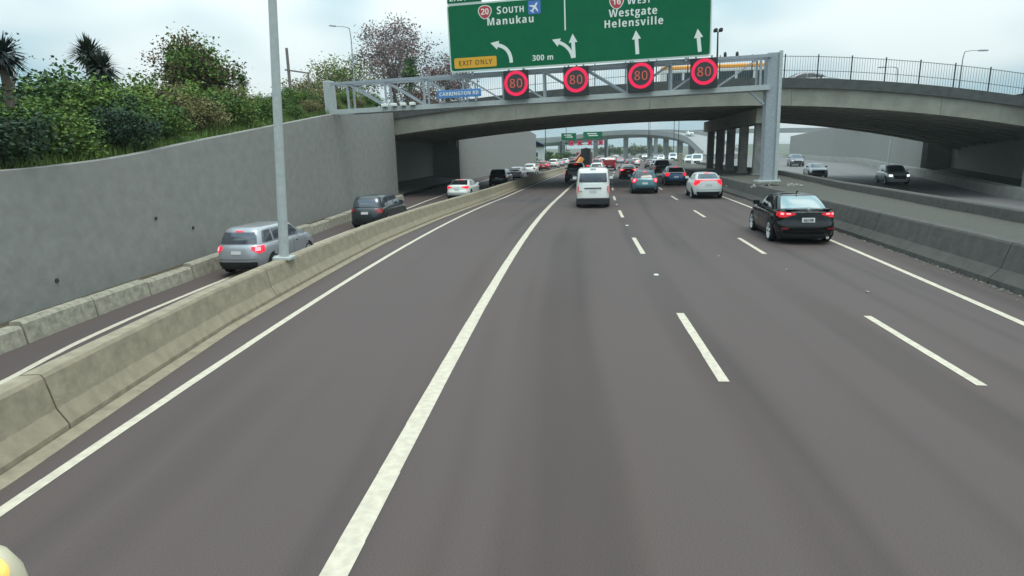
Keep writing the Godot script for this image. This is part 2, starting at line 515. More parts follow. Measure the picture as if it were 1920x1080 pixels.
func cabin_mesh(sp: Dictionary) -> ArrayMesh:
	var st := st_new()
	var rows := []
	for v in [0.0, 0.2, 0.4, 0.6, 0.75, 0.85, 0.92, 0.97, 1.0]: rows.append(ring(sp, 1, [v]))
	var top: Array = rows[-1]
	for f in [0.75, 0.4]:
		var r := []
		for p in top: r.append(Vector3(p.x * f, p.y + 0.025 * (1.0 - f), lerpf((sp.rt + sp.ft) * 0.5, p.z, 0.4 + 0.6 * f)))
		rows.append(r)
	stack(st, rows, sp.H + 0.005)
	return done(st)

func tyre_mesh(r: float) -> ArrayMesh:
	var st := st_new()
	var b := Basis(Vector3.UP, Vector3.RIGHT, Vector3.BACK)
	lathe(st, [Vector2(r * 0.66, -0.1), Vector2(r * 0.9, -0.11), Vector2(r, -0.08), Vector2(r, 0.08), Vector2(r * 0.9, 0.11), Vector2(r * 0.66, 0.1), Vector2(r * 0.6, 0.03)], 22, b)
	return done(st)

func rim_mesh(r: float) -> ArrayMesh:
	var st := st_new()
	var b := Basis(Vector3.UP, Vector3.RIGHT, Vector3.BACK)
	lathe(st, [Vector2(r * 0.74, 0.105), Vector2(r * 0.66, 0.1), Vector2(r * 0.6, 0.04)], 22, b)
	lathe(st, [Vector2(0.001, 0.1), Vector2(r * 0.16, 0.098), Vector2(r * 0.18, 0.06)], 12, b)
	for k in 5:
		for q in [-0.13, 0.13]:
			var t: float = TAU * k / 5.0
			beam(st, Vector3(0.085, cos(t + q) * r * 0.14, sin(t + q) * r * 0.14), Vector3(0.085, cos(t + q * 0.9) * r * 0.7, sin(t + q * 0.9) * r * 0.7), 0.035, 0.03, Vector3.RIGHT)
	return done(st)

func hub_mesh(r: float) -> ArrayMesh:
	var st := st_new()
	lathe(st, [Vector2(0.001, 0.02), Vector2(r * 0.64, 0.02)], 20, Basis(Vector3.UP, Vector3.RIGHT, Vector3.BACK))
	return done(st)

func arch_mesh(sp: Dictionary, sgn: float, zc: float) -> ArrayMesh:
	var st := st_new()
	st.set_smooth_group(-1)
	var r: float = sp.wr + 0.065
	var x: float = body_at(sp, 1, 0.0, sp.wr + 0.1).x * 0.995 + 0.003
	for k in 14:
		var t0 := -0.35 + (PI + 0.7) * k / 14.0
		var t1 := -0.35 + (PI + 0.7) * (k + 1) / 14.0
		var a := Vector3(sgn * x, maxf(sp.wr + sin(t0) * r, 0.16), zc + cos(t0) * r)
		var b := Vector3(sgn * x, maxf(sp.wr + sin(t1) * r, 0.16), zc + cos(t1) * r)
		var c := Vector3(sgn * x, sp.wr, zc)
		st.add_vertex(c); st.add_vertex(a); st.add_vertex(b)
		quad(st, a, b, b - Vector3(sgn * 0.2, 0, 0), a - Vector3(sgn * 0.2, 0, 0))
	return done(st)

func underbody_mesh(sp: Dictionary) -> ArrayMesh:
	var st := st_new()
	var e: Array = sp.lv[0]
	box(st, Vector3(0, e[0] + 0.02, (e[2] + e[3]) * 0.5), Vector3(e[1] * 1.75, 0.1, (e[2] - e[3]) * 0.92))
	return done(st)

func mirror_mesh(sp: Dictionary, sgn: float) -> ArrayMesh:
	var st := st_new()
	var p := cab_at(sp, 1, 0.62, 0.1)
	box(st, Vector3(sgn * (p.x + 0.16), p.y + 0.07, p.z), Vector3(0.2, 0.14, 0.09), Basis(Vector3.UP, 0.2 * sgn))
	box(st, Vector3(sgn * (p.x + 0.05), p.y + 0.01, p.z), Vector3(0.12, 0.04, 0.05))
	return done(st)

# o: paint, lamps ("off", "tail", "brake"), glass, front (seen from ahead), roof (another paint), rim
func make_car(called: String, kind: String, label: String, category: String, at: Vector3, dir: float, o: Dictionary, group := "") -> Node3D:
	var sp := car_spec(kind)
	var root := thing(called, label, category, at, dir, group)
	var body: Material = o.paint
	var glass: Material = mats[o.get("glass", "glass")]
	part(root, "body", cached(kind + "body", body_mesh.bind(sp)), body)
	part(root, "cabin", cached(kind + "cabin", cabin_mesh.bind(sp)), o.get("roof", body))
	var rw: Array = sp.rw
	part(root, "rear_window", cached(kind + "rw", patch.bind(sp, 1, 0, -rw[0], rw[0], rw[1], rw[2], 0.016, 10, 6)), mats[o.get("rear_glass", o.get("glass", "glass"))])
	part(root, "windscreen", cached(kind + "ws", patch.bind(sp, 1, 2, -0.88, 0.88, 0.06, 0.86, 0.008)), glass)
	for w in sp.sw:
		part(root, "side_window", cached(kind + "swr%.2f" % w[0], patch.bind(sp, 1, 1, w[0], w[1], 0.12, 0.8, 0.008)), glass)
		part(root, "side_window", cached(kind + "swl%.2f" % w[0], patch.bind(sp, 1, 3, -w[1], -w[0], 0.12, 0.8, 0.008)), glass)
	var lamps: String = o.get("lamps", "tail")
	var lm: Material = mats["lens_red"]
	if lamps == "tail": lm = mats["tail_on"]
	elif lamps == "brake" or lamps == "hot": lm = mats["brake_on"]
	for l in sp.lamp:
		part(root, "tail_lamp", cached(kind + "lr%.2f" % l[2], lamp_patch.bind(sp, 1.0, l)), lm)
		part(root, "tail_lamp", cached(kind + "ll%.2f" % l[2], lamp_patch.bind(sp, -1.0, l)), lm)
		if lamps == "hot":
			var core := [lerpf(l[0], l[1], 0.35), lerpf(l[0], l[1], 0.85), lerpf(l[2], l[3], 0.3), lerpf(l[2], l[3], 0.82)]
			part(root, "lamp_core", cached(kind + "cr", patch.bind(sp, 0, 0, core[0], core[1], core[2], core[3], 0.026)), mats["brake_hot"])
			part(root, "lamp_core", cached(kind + "cl", patch.bind(sp, 0, 0, -core[1], -core[0], core[2], core[3], 0.026)), mats["brake_hot"])
		if o.get("side_lamps", kind != "van" and kind != "ute"):
			part(root, "lamp_wrap", cached(kind + "lwr", patch.bind(sp, 0, 1, -1.0, -0.9, l[2] + 0.03, l[3], 0.01)), lm)
			part(root, "lamp_wrap", cached(kind + "lwl", patch.bind(sp, 0, 3, 0.9, 1.0, l[2] + 0.03, l[3], 0.01)), lm)
	if lamps == "brake" or lamps == "hot":
		part(root, "brake_lamp", cached(kind + "bl", patch.bind(sp, 1, 0, -0.22, 0.22, rw[2] + 0.01, rw[2] + 0.07, 0.03)), mats["brake_on"])
	part(root, "plate", cached(kind + "pl", patch.bind(sp, 0, 0, -0.2, 0.2, sp.plate[0], sp.plate[1], 0.014)), mats["plate"])
	part(root, "rear_bumper", cached(kind + "rb", patch.bind(sp, 0, 0, -0.8, 0.8, sp.lv[0][0], sp.bump, 0.012)), mats[o.get("bumper", "trim")])
	part(root, "sill", cached(kind + "sillr", patch.bind(sp, 0, 1, -0.5, 0.5, sp.lv[0][0], sp.lv[0][0] + 0.1, 0.006)), mats["trim"])
	part(root, "sill", cached(kind + "silll", patch.bind(sp, 0, 3, -0.5, 0.5, sp.lv[0][0], sp.lv[0][0] + 0.1, 0.006)), mats["trim"])
	part(root, "underbody", cached(kind + "ub", underbody_mesh.bind(sp)), mats["arch"])
	for w in [-0.44, 0.06, 0.5]:
		part(root, "door_seam", cached(kind + "dr%.2f" % w, patch.bind(sp, 0, 1, w, w + 0.007, sp.lv[0][0] + 0.1, sp.lv[-2][0], 0.004, 1, 5)), mats["arch"])
		part(root, "door_seam", cached(kind + "dl%.2f" % w, patch.bind(sp, 0, 3, -w, -w + 0.007, sp.lv[0][0] + 0.1, sp.lv[-2][0], 0.004, 1, 5)), mats["arch"])
	part(root, "tailgate_seam", cached(kind + "ts", patch.bind(sp, 0, 0, -0.82, 0.82, sp.bump + 0.08, sp.bump + 0.095, 0.006, 8, 1)), mats["arch"])
	for w in [-0.36, 0.14]:
		part(root, "door_handle", cached(kind + "hd%.2f" % w, patch.bind(sp, 0, 1, w, w + 0.07, sp.lv[-3][0] - 0.02, sp.lv[-3][0] + 0.015, 0.03, 2, 1)), mats["trim"])
		part(root, "door_handle", cached(kind + "hdl%.2f" % w, patch.bind(sp, 0, 3, -w - 0.07, -w, sp.lv[-3][0] - 0.02, sp.lv[-3][0] + 0.015, 0.03, 2, 1)), mats["trim"])
	if o.has("front"):
		var hm: Material = mats["headlight_on"] if o.front == "lit" else mats["lens_clear"]
		var hy: float = 0.7 if kind == "sedan" else sp.lv[3][0]
		part(root, "headlamp", cached(kind + "hr", patch.bind(sp, 0, 2, 0.6, 0.95, hy - 0.02, hy + 0.16, 0.012)), hm)
		part(root, "headlamp", cached(kind + "hl", patch.bind(sp, 0, 2, -0.95, -0.6, hy - 0.02, hy + 0.16, 0.012)), hm)
		part(root, "grille", cached(kind + "gr", patch.bind(sp, 0, 2, -0.5, 0.5, hy - 0.26, hy + 0.08, 0.012)), mats["trim"])
	for sg in [-1.0, 1.0]:
		for zc in [-sp.wb, sp.wb]:
			part(root, "wheel_arch", cached(kind + "ar%.0f%.2f" % [sg, zc], arch_mesh.bind(sp, sg, zc)), mats["arch"])
			var x: float = body_at(sp, 1, 0.0, sp.wr + 0.1).x - 0.1
			var w := part(root, "wheel", cached("tyre%.3f" % sp.wr, tyre_mesh.bind(sp.wr)), mats["tyre"], Vector3(sg * x, sp.wr, zc))
			if sg < 0: w.rotation.y = PI
			part(w, "rim", cached("rim%.3f" % sp.wr, rim_mesh.bind(sp.wr)), mats[o.get("rim", "rim")])
			part(w, "brake_disc", cached("hub%.3f" % sp.wr, hub_mesh.bind(sp.wr)), mats["dark_steel"])
		part(root, "door_mirror", cached(kind + "mi%.0f" % sg, mirror_mesh.bind(sp, sg)), body)
	return root

func text_part(parent: Node, called: String, txt: String, height: float, at: Vector3, m: Material, weight := 700, depth := 0.02, spacing := 0.0) -> MeshInstance3D:
	var t := TextMesh.new()
	var f := SystemFont.new()
	f.font_names = PackedStringArray(["Droid Sans"])
	f.font_weight = weight
	if spacing != 0.0:
		var fv := FontVariation.new()
		fv.base_font = f
		fv.spacing_glyph = int(spacing)
		t.font = fv
	else:
		t.font = f
	t.text = txt
	t.font_size = 64
	t.pixel_size = height / 46.0       # capitals are about 0.72 of the font size high
	t.depth = depth
	t.curve_step = 1.0
	return part(parent, called, t, m, at)

# ---------------------------------------------------------------- sky, light, camera
func make_sky() -> void:
	var n := FastNoiseLite.new()
	n.seed = 11
	n.frequency = 1.8
	n.fractal_octaves = 4
	n.fractal_gain = 0.5
	var w := 512
	var h := 256
	var im := Image.create(w, h, false, Image.FORMAT_RGBF)
	for y in h:
		var el := (0.5 - (y + 0.5) / h) * PI
		var se := sin(el)
		for x in w:
			var az := (x + 0.5) / w * TAU
			var d := Vector3(cos(el) * cos(az), se * 3.0, cos(el) * sin(az))
			var c := smoothstep(-0.38, 0.34, n.get_noise_3dv(d))
			var bright := 0.62 * (1.0 + 2.0 * maxf(se, 0.0))      # an overcast sky is brighter overhead
			var col := Color(0.42, 0.68, 0.79).lerp(Color(0.95, 1.07, 1.08), c)
			if se < 0.0: col = col.lerp(Color(0.3, 0.3, 0.3), smoothstep(0.0, -0.1, se))
			im.set_pixel(x, y, Color(col.r * bright, col.g * bright, col.b * bright))
	var pm := PanoramaSkyMaterial.new()
	pm.panorama = ImageTexture.create_from_image(im)
	var sky := Sky.new()
	sky.sky_material = pm
	var env := Environment.new()
	env.background_mode = Environment.BG_SKY
	env.sky = sky
	env.background_energy_multiplier = 1.0
	env.tonemap_mode = Environment.TONE_MAPPER_LINEAR
	env.tonemap_exposure = 1.15
	env.sdfgi_enabled = true
	env.ssao_enabled = true
	env.ssil_enabled = true
	env.fog_enabled = true
	env.fog_density = 0.0003
	env.fog_light_color = Color(0.86, 0.93, 0.95)
	var we := WorldEnvironment.new()
	we.name = "surroundings"
	we.environment = env
	add_child(we)

func _ready() -> void:
	rng.seed = 4242
	var cam := Camera3D.new()
	cam.name = "camera"
	add_child(cam)
	cam.position = Vector3(0, 2.75, 0)
	cam.rotation = Vector3(-0.215, 0, -0.022)
	cam.fov = 50.3
	cam.near = 0.05
	cam.far = 4000.0
	cam.current = true
	make_sky()
	var sun := DirectionalLight3D.new()
	sun.name = "sun"
	sun.light_energy = 0.35
	sun.light_angular_distance = 25.0
	sun.light_color = Color(1.0, 0.97, 0.92)
	sun.shadow_enabled = true
	sun.rotation_degrees = Vector3(-72, 35, 0)
	add_child(sun)
	make_materials()
	build_ground()
	build_roads()
	build_barriers()
	build_walls()
	build_bridge()
	build_gantry()
	build_far()
	build_poles()
	build_plants()
	build_traffic()
	build_own_truck()

# ---------------------------------------------------------------- ground and roads
func strip_mesh(l: Callable, r: Callable, yf: Callable, a: float, b: float, cols: int, vc := 0.0, sd := 3) -> ArrayMesh:
	var st := st_new()
	st.set_smooth_group(0)
	var n := FastNoiseLite.new()
	n.seed = sd
	n.frequency = 1.0
	n.fractal_octaves = 3
	var zz := zs(a, b)
	var col := func(x: float, z: float, u: float) -> Color:
		# streaks of wear along the wheel paths and patches of older seal
		var k := 1.0 + vc * (n.get_noise_2d(u * 14.0, z * 0.012) * 1.5 + n.get_noise_2d(u * 37.0 + 9.0, z * 0.03) * 0.7 + n.get_noise_2d(x * 0.35 + 50.0, z * 0.09) * 0.6)
		var t := n.get_noise_2d(x * 0.12, z * 0.05 + 90.0) * 0.06
		return Color(k * (1.0 + t), k, k * (1.0 - t))
	for i in zz.size() - 1:
		for k in cols:
			var vs := []
			for q in [[i, k], [i + 1, k], [i + 1, k + 1], [i, k + 1]]:
				var z: float = zz[q[0]]
				var u: float = float(q[1]) / cols
				var x := lerpf(l.call(z), r.call(z), u)
				vs.append([Vector3(x, yf.call(z), -z), col.call(x, z, u)])
			for q in [0, 1, 2, 0, 2, 3]:
				st.set_color(vs[q][1])
				st.add_vertex(vs[q][0])
	return done(st)

func paint_strip(fn: Callable, y: Callable, a: float, b: float, w: float, wear := 0.0) -> ArrayMesh:
	var st := st_new()
	st.set_smooth_group(-1)
	var zz := zs(a, b)
	for i in zz.size() - 1:
		var e := []
		for z in [zz[i], zz[i + 1]]:
			var c := V(fn.call(z), y.call(z) + 0.005, z)
			var r := right_of(fn, z)
			e.append([c - r * (w * 0.5 + rng.randf_range(-wear, wear)), c + r * (w * 0.5 + rng.randf_range(-wear, wear))])
		quad(st, e[0][0], e[1][0], e[1][1], e[0][1])
	return done(st)

func build_ground() -> void:
	var st := st_new()
	st.set_smooth_group(-1)
	quad(st, Vector3(-1500, -1.7, 60), Vector3(-1500, -1.7, -3000), Vector3(1500, -1.7, -3000), Vector3(1500, -1.7, 60))
	var g := part(self, "ground", done(st), mats["far_ground"])
	tag(g, "", "", "", "structure")
	# the bank above the retaining wall on the left
	st = st_new()
	var rows := []
	var n := FastNoiseLite.new()
	n.seed = 5
	n.frequency = 0.12
	for z in zs(-4, 120):
		var row := []
		for d in [0.0, 0.6, 2.0, 5.0, 9.0, 15.0, 24.0, 40.0, 80.0]:
			var x: float = wall_left(z) - 0.25 - d
			row.append(Vector3(x, wall_left_top(z) - 0.15 + minf(d, 24.0) * 0.05 + (n.get_noise_2d(x, z) * 0.5 if d > 0.5 else 0.0), -z))
		rows.append(row)
	for r in rows: r.reverse()
	grid(st, rows)
	tag(part(self, "bank", done(st), mats["grass_ground"]), "", "", "", "structure")
	# the bank behind the wall on the far side
	st = st_new()
	rows = []
	for z in zs(20, 200):
		var row := []
		for d in [0.0, 2.0, 6.0, 15.0, 60.0]:
			row.append(Vector3(wall_right(z) + 0.3 + d, 6.2 + minf(d, 15.0) * 0.12, -z))
		rows.append(row)
	grid(st, rows)
	tag(part(self, "bank", done(st), mats["grass_ground"]), "", "", "", "structure")
	# low rise of land on the skyline
	st = st_new()
	rows = []
	for j in 5:
		var row := []
		for i in 41:
			var x := -700.0 + i * 45.0
			var hgt: float = [0.0, 5.0, 9.0, 11.0, 0.0][j] * (1.0 + 0.5 * n.get_noise_2d(x * 0.06, j * 3.0))
			row.append(Vector3(x, -1.7 + hgt, -(700.0 + j * 120.0)))
		rows.append(row)
	grid(st, rows)
	tag(part(self, "hill", done(st), mats["far_ground"]), "", "", "", "structure")

func flat_y(_z: float) -> float: return 0.0

func build_roads() -> void:
	var main := place("motorway", "grey asphalt motorway with four lanes curving right under the overpass")
	part(main, "road_surface", strip_mesh(func(z): return foot_left(z) - 0.1, func(z): return foot_right(z) + 0.1, flat_y, -6.0, 420.0, 84, 0.3), mats["asphalt"])
	part(main, "edge_line", paint_strip(line_left, flat_y, -6.0, 420.0, 0.125, 0.003), mats["road_paint"])
	part(main, "wide_line", paint_strip(line_wide, flat_y, -6.0, 260.0, 0.195, 0.004), mats["road_paint"])
	part(main, "edge_line", paint_strip(line_right, flat_y, -6.0, 420.0, 0.13, 0.005), mats["road_paint"])
	for k in 16:
		part(main, "lane_dash", paint_strip(line_first, flat_y, 7.0 + 9.6 * k, 10.25 + 9.6 * k, 0.13, 0.003), mats["road_paint"])
		part(main, "lane_dash", paint_strip(line_second, flat_y, 6.7 + 9.45 * k, 9.8 + 9.45 * k, 0.12, 0.003), mats["road_paint"])
	# raised white studs between the dashes
	var stud := st_new()
	cbox(stud, Vector3(0, 0.012, 0), Vector3(0.1, 0.022, 0.1), 0.01)
	var sm := done(stud)
	for z in [13.6, 23.2, 32.8]:
		part(main, "road_stud", sm, mats["sign_white"], V(line_first(z), 0.004, z))
	# litter and scraps lying on the lane
	for q in [[1425, 5.45, 15.9], [0, 6.35, 13.9], [0, 6.85, 11.5]]:
		var s := st_new()
		s.set_smooth_group(-1)
		var c := V(q[1], 0.012, q[2])
		var pts := []
		for k in 6: pts.append(c + Vector3(cos(k * 1.05) * rng.randf_range(0.015, 0.05), rng.randf_range(0, 0.01), sin(k * 1.05) * rng.randf_range(0.03, 0.07)))
		for k in 6:
			s.add_vertex(c + Vector3(0, 0.02, 0)); s.add_vertex(pts[k]); s.add_vertex(pts[(k + 1) % 6])
		part(main, "road_scrap", done(s), mats["concrete"])
	var ramp := place("ramp", "dark asphalt ramp running below the left barrier")
	part(ramp, "road_surface", strip_mesh(func(z): return wall_left(z) - 0.1, func(z): return foot_left(z) - 0.45, func(z): return ramp_y(z) - 0.01, -6.0, 120.0, 14, 0.16, 8), mats["asphalt"])
	part(ramp, "road_surface", strip_mesh(func(z): return foot_left(z) - 9.0, func(z): return foot_left(z) - 0.45, func(z): return ramp_y(z) - 0.01, 120.0, 420.0, 8, 0.1, 8), mats["asphalt"])
	part(ramp, "edge_line", paint_strip(ramp_line, func(z): return ramp_y(z) - 0.01, 2.0, 115.0, 0.16, 0.006), mats["road_paint"])
	var onc := place("oncoming_carriageway", "pale grey oncoming carriageway beyond the median barrier")
	part(onc, "road_surface", strip_mesh(func(z): return back_median(z), func(z): return wall_right(z) + 0.2, func(z): return onc_y(z) - 0.01, -6.0, 240.0, 18, 0.14, 15), mats["asphalt_old"])
	part(onc, "edge_line", paint_strip(func(z): return back_median(z) + 1.3, func(z): return onc_y(z) - 0.01, 4.0, 240.0, 0.16), mats["road_paint"])
	for k in 12:
		for q in [4.9, 8.5]:
			part(onc, "lane_dash", paint_strip(func(z): return back_median(z) + q, func(z): return onc_y(z) - 0.01, 30.0 + 10.0 * k, 33.0 + 10.0 * k, 0.14), mats["road_paint"])

func ramp_line(z: float) -> float:
	return curve_at([2, 10.7, 12.8, 15.2, 17.4, 20.7, 27.9, 30.8, 45, 70, 115], [-9.1, -9.43, -9.7, -9.8, -9.75, -9.6, -8.65, -8.25, -6.3, -3.3, 5.6], z)

# ---------------------------------------------------------------- barriers and walls
func stations(fn: Callable, a: float, b: float, yf: Callable) -> Array:
	var o := []
	for z in zs(a, b):
		o.append([V(fn.call(z), yf.call(z), z), right_of(fn, z)])
	return o

func build_barriers() -> void:
	# left: between the motorway and the lower ramp
	var t := thing("concrete_barrier", "tan concrete barrier between motorway and ramp carrying the lamp post", "barrier", V(foot_left(0), 0, 0))
	var st := st_new()
	var za := -6.0
	while za < 258.0:
		var zb := za + (6.0 if za < 60.0 else 20.0)
		st = st_new()
		var ss := []
		var cuts := [za + 0.012]
		for z in zs(za, zb): if z > za + 0.1 and z < zb - 0.1: cuts.append(z)
		cuts.append(zb - 0.012)
		for z in cuts:
			var ry := ramp_y(z) - 0.3
			ss.append([V(foot_left(z), 0, z) - t.position, right_of(foot_left, z), [Vector2(0, -0.3), Vector2(0, 0.09), Vector2(-0.1, 0.26), Vector2(-0.17, 0.6), Vector2(-0.2, 0.64), Vector2(-0.4, 0.64), Vector2(-0.43, 0.6), Vector2(-0.52, ry)]])
		sweep(st, ss, [])
		part(t, "barrier_segment", done(st), mats["barrier_concrete"])
		za = zb
	var kerb := st_new()
	sweep(kerb, stations(func(z): return foot_left(z) + 0.07, -6.0, 120.0, flat_y).map(func(s): return [s[0] - t.position, s[1]]), [Vector2(0.1, -0.05), Vector2(0.1, 0.008), Vector2(-0.06, 0.035), Vector2(-0.06, -0.05)])
	part(t, "base_course", done(kerb), mats["barrier_concrete"])
	# right: median made of two barriers with fill between
	var m := thing("median_barrier", "wide dark concrete median with a ledge carrying the gantry and bridge columns", "barrier", V(foot_right(0), 0, 0))
	za = -6.0
	while za < 298.0:
		var zb := za + (6.0 if za < 60.0 else 20.0)
		st = st_new()
		var ss := []
		var cuts := [za + 0.012]
		for z in zs(za, zb): if z > za + 0.1 and z < zb - 0.1: cuts.append(z)
		cuts.append(zb - 0.012)
		for z in cuts: ss.append([V(foot_right(z), 0, z) - m.position, right_of(foot_right, z)])
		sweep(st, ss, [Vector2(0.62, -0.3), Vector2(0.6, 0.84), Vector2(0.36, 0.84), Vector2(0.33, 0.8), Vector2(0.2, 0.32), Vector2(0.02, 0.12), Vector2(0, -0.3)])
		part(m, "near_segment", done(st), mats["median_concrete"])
		za = zb
	st = st_new()
	var rows := []
	var n := FastNoiseLite.new()
	n.seed = 21
	n.frequency = 0.9
	for z in zs(-6.0, 300.0):
		var row := []
		for k in 9:
			var x := lerpf(foot_right(z) + 0.58, back_median(z) - 0.3, k / 8.0)
			row.append(V(x, 0.79 + 0.03 * n.get_noise_2d(x, z), z) - m.position)
		rows.append(row)
	grid(st, rows)
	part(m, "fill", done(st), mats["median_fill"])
	st = st_new()
	var bs := []
	for z in zs(-6.0, 300.0):
		var oy := onc_y(z) - 0.3
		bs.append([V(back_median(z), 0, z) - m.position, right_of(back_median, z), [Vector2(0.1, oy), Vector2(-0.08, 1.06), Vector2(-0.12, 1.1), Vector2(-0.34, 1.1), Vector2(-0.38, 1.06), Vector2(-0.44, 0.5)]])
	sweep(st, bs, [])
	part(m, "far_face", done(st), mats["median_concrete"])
	# grit and weeds gathered along the foot of the median
	st = st_new()
	st.set_smooth_group(-1)
	for k in 900:
		var z := rng.randf_range(5.0, 36.0)
		var x := foot_right(z) - absf(rng.randfn(0.0, 0.09))
		var s := rng.randf_range(0.012, 0.045)
		cbox(st, V(x, s * 0.3, z), Vector3(s * rng.randf_range(0.7, 1.6), s * 0.8, s), s * 0.25, Basis(Vector3.UP, rng.randf() * 3.0))
	tag(part(self, "roadside_grit", done(st), mats["rubble"]), "brown grit gathered along the foot of the median", "grit", "", "stuff")
	# rubble round the gantry foot
	st = st_new()
	for k in 26:
		var s := rng.randf_range(0.04, 0.13)
		cbox(st, V(14.1 + rng.randfn(0, 0.9), 0.8 + s * 0.3, 33.2 + rng.randfn(0, 1.2)), Vector3(s * 1.4, s, s), s * 0.3, Basis.from_euler(Vector3(rng.randf() * 0.4, rng.randf() * 3.0, rng.randf() * 0.4)))
	tag(part(self, "rubble", done(st), mats["concrete"]), "grey broken rubble lying around the gantry foot on the median", "rubble", "", "stuff")

func build_walls() -> void:
	var t := thing("retaining_wall", "long grey concrete retaining wall rising along the left ramp", "wall", V(wall_left(20), -1.2, 20))
	var st: SurfaceTool
	var ss := []
	for piece in [[-6.0, 49.4], [71.6, 120.0]]:
		st = st_new()
		ss = []
		for z in zs(piece[0], piece[1]):
			ss.append([V(wall_left(z), 0, z) - t.position, right_of(wall_left, z), [Vector2(0.0, -1.6), Vector2(-0.02, wall_left_top(z)), Vector2(-0.04, wall_left_top(z) + 0.02), Vector2(-0.3, wall_left_top(z) + 0.02), Vector2(-0.4, -1.6)]])
		sweep(st, ss, [])
		part(t, "wall_face", done(st), mats["wall_concrete"])
	for q in [[15.9, -0.25], [20.6, 0.9], [22.6, 0.35]]:
		st = st_new()
		tube(st, [V(wall_left(q[0]) - 0.05, q[1], q[0]) - t.position, V(wall_left(q[0]) + 0.025, q[1], q[0]) - t.position], [0.06, 0.06], 12)
		part(t, "weep_pipe", done(st), mats["dark_steel"])
	# the abutment under the deck stands back from the wall line
	var ab := thing("bridge_abutment", "dark recessed abutment wall under the left end of the overpass", "abutment", V(wall_left(60) - 3.0, -0.5, 60))
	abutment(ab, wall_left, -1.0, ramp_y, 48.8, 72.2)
	# the strip of whitewashed blocks at the wall foot, each block apart
	var b := thing("kerb_wall", "low row of whitewashed concrete blocks along the foot of the left wall", "kerb", V(wall_left(14), -1.15, 14))
	var z := 6.0
	var k := 0
	while z < 46.0:
		var len := 2.4
		var za := z
		var zb := z + len - 0.05
		var o := []
		var hh := 0.52 + 0.05 * sin(k * 2.3)
		for zq in [za, (za + zb) * 0.5, zb]:
			o.append([V(wall_left(zq) + 0.95, ramp_y(zq) - 0.05, zq) - b.position, right_of(wall_left, zq)])
		st = st_new()
		sweep(st, o, [Vector2(0.22, 0), Vector2(0.16, hh - 0.06), Vector2(0.1, hh), Vector2(-0.14, hh), Vector2(-0.2, 0)])
		part(b, "block", done(st), mats["whitewash"])
		z += len
		k += 1
	# soil between block row and wall
	st = st_new()
	var rows := []
	for q in zs(4.0, 46.0):
		rows.append([V(wall_left(q) + 0.02, ramp_y(q) + 0.28, q), V(wall_left(q) + 0.78, ramp_y(q) + 0.3, q)])
	grid(st, rows)
	tag(part(self, "wall_foot_soil", done(st), mats["soil"]), "", "", "", "structure")
	var r := thing("retaining_wall", "grey concrete retaining wall beyond the oncoming carriageway on the right", "wall", V(wall_right(60), 0, 60))
	for piece in [[18.0, 43.2], [65.2, 190.0]]:
		st = st_new()
		ss = []
		for zq in zs(piece[0], piece[1]):
			ss.append([V(wall_right(zq), 0, zq) - r.position, right_of(wall_right, zq), [Vector2(0.5, -1.6), Vector2(0.4, 6.2), Vector2(0.0, 6.2), Vector2(-0.04, 6.15), Vector2(-0.06, -1.6)]])
		sweep(st, ss, [])
		part(r, "wall_face", done(st), mats["wall_concrete"])
	var ab2 := thing("bridge_abutment", "dark recessed abutment wall under the right end of the overpass", "abutment", V(wall_right(54) + 3.0, -0.5, 54))
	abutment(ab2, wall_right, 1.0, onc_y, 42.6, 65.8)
	st = st_new()
	ss = []
	for zq in zs(18.0, 190.0):
		ss.append([V(wall_right(zq) - 0.9, onc_y(zq), zq) - r.position, right_of(wall_right, zq)])
	sweep(st, ss, [Vector2(0.9, -0.3), Vector2(0.86, 0.75), Vector2(0.1, 0.7), Vector2(0.0, 0.1), Vector2(-0.04, -0.3)])
	part(r, "base_kerb", done(st), mats["concrete"])

func abutment(t: Node3D, fn: Callable, sgn: float, yf: Callable, za: float, zb: float) -> void:
	var st := st_new()
	var ss := []
	var sl := st_new()
	var rows := []
	for z in zs(za, zb):
		ss.append([V(fn.call(z) + sgn * 3.0, 0, z) - t.position, right_of(fn, z)])
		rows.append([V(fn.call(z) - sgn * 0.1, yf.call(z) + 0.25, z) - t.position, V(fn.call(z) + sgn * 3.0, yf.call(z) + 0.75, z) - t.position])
	sweep(st, ss, [Vector2(0.0, -1.8), Vector2(0.0, 6.6), Vector2(sgn * 0.6, 6.6), Vector2(sgn * 0.6, -1.8)])
	part(t, "back_wall", done(st), mats["wall_concrete"])
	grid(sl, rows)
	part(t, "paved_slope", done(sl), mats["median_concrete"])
	for z in [za + 0.3, zb - 0.3]:
		st = st_new()
		box(st, V(fn.call(z) + sgn * 1.75, 2.3, z) - t.position, Vector3(2.9, 8.0, 0.5))
		part(t, "side_return", done(st), mats["wall_concrete"])

# ---------------------------------------------------------------- overpass
const BR_YAW := 0.15
const BR_DEPTH := 22.0
func br(x_along: float) -> Vector3:      # a point of the near face at ground level
	return V(8.0 + x_along * cos(BR_YAW), 0, 47.0 - x_along * sin(BR_YAW))
func br_y(s: float) -> float:            # height of the underside along the deck: a crest
	var x := 8.0 + s
	return 5.8 - (0.0024 if x < 15.0 else 0.0047) * (x - 15.0) * (x - 15.0)
func br_in() -> Vector3: return Vector3(sin(BR_YAW), 0, -cos(BR_YAW))

func br_bar(st: SurfaceTool, s0: float, s1: float, d0: float, d1: float, y0: float, y1: float, step := 1.5) -> void:
	var o := []
	var n := int(ceil((s1 - s0) / step))
	for i in n + 1:
		var s := lerpf(s0, s1, float(i) / n)
		o.append([br(s) + Vector3.UP * br_y(s), br_in()])
	sweep(st, o, [Vector2(d0, y0), Vector2(d0, y1), Vector2(d1, y1), Vector2(d1, y0)])

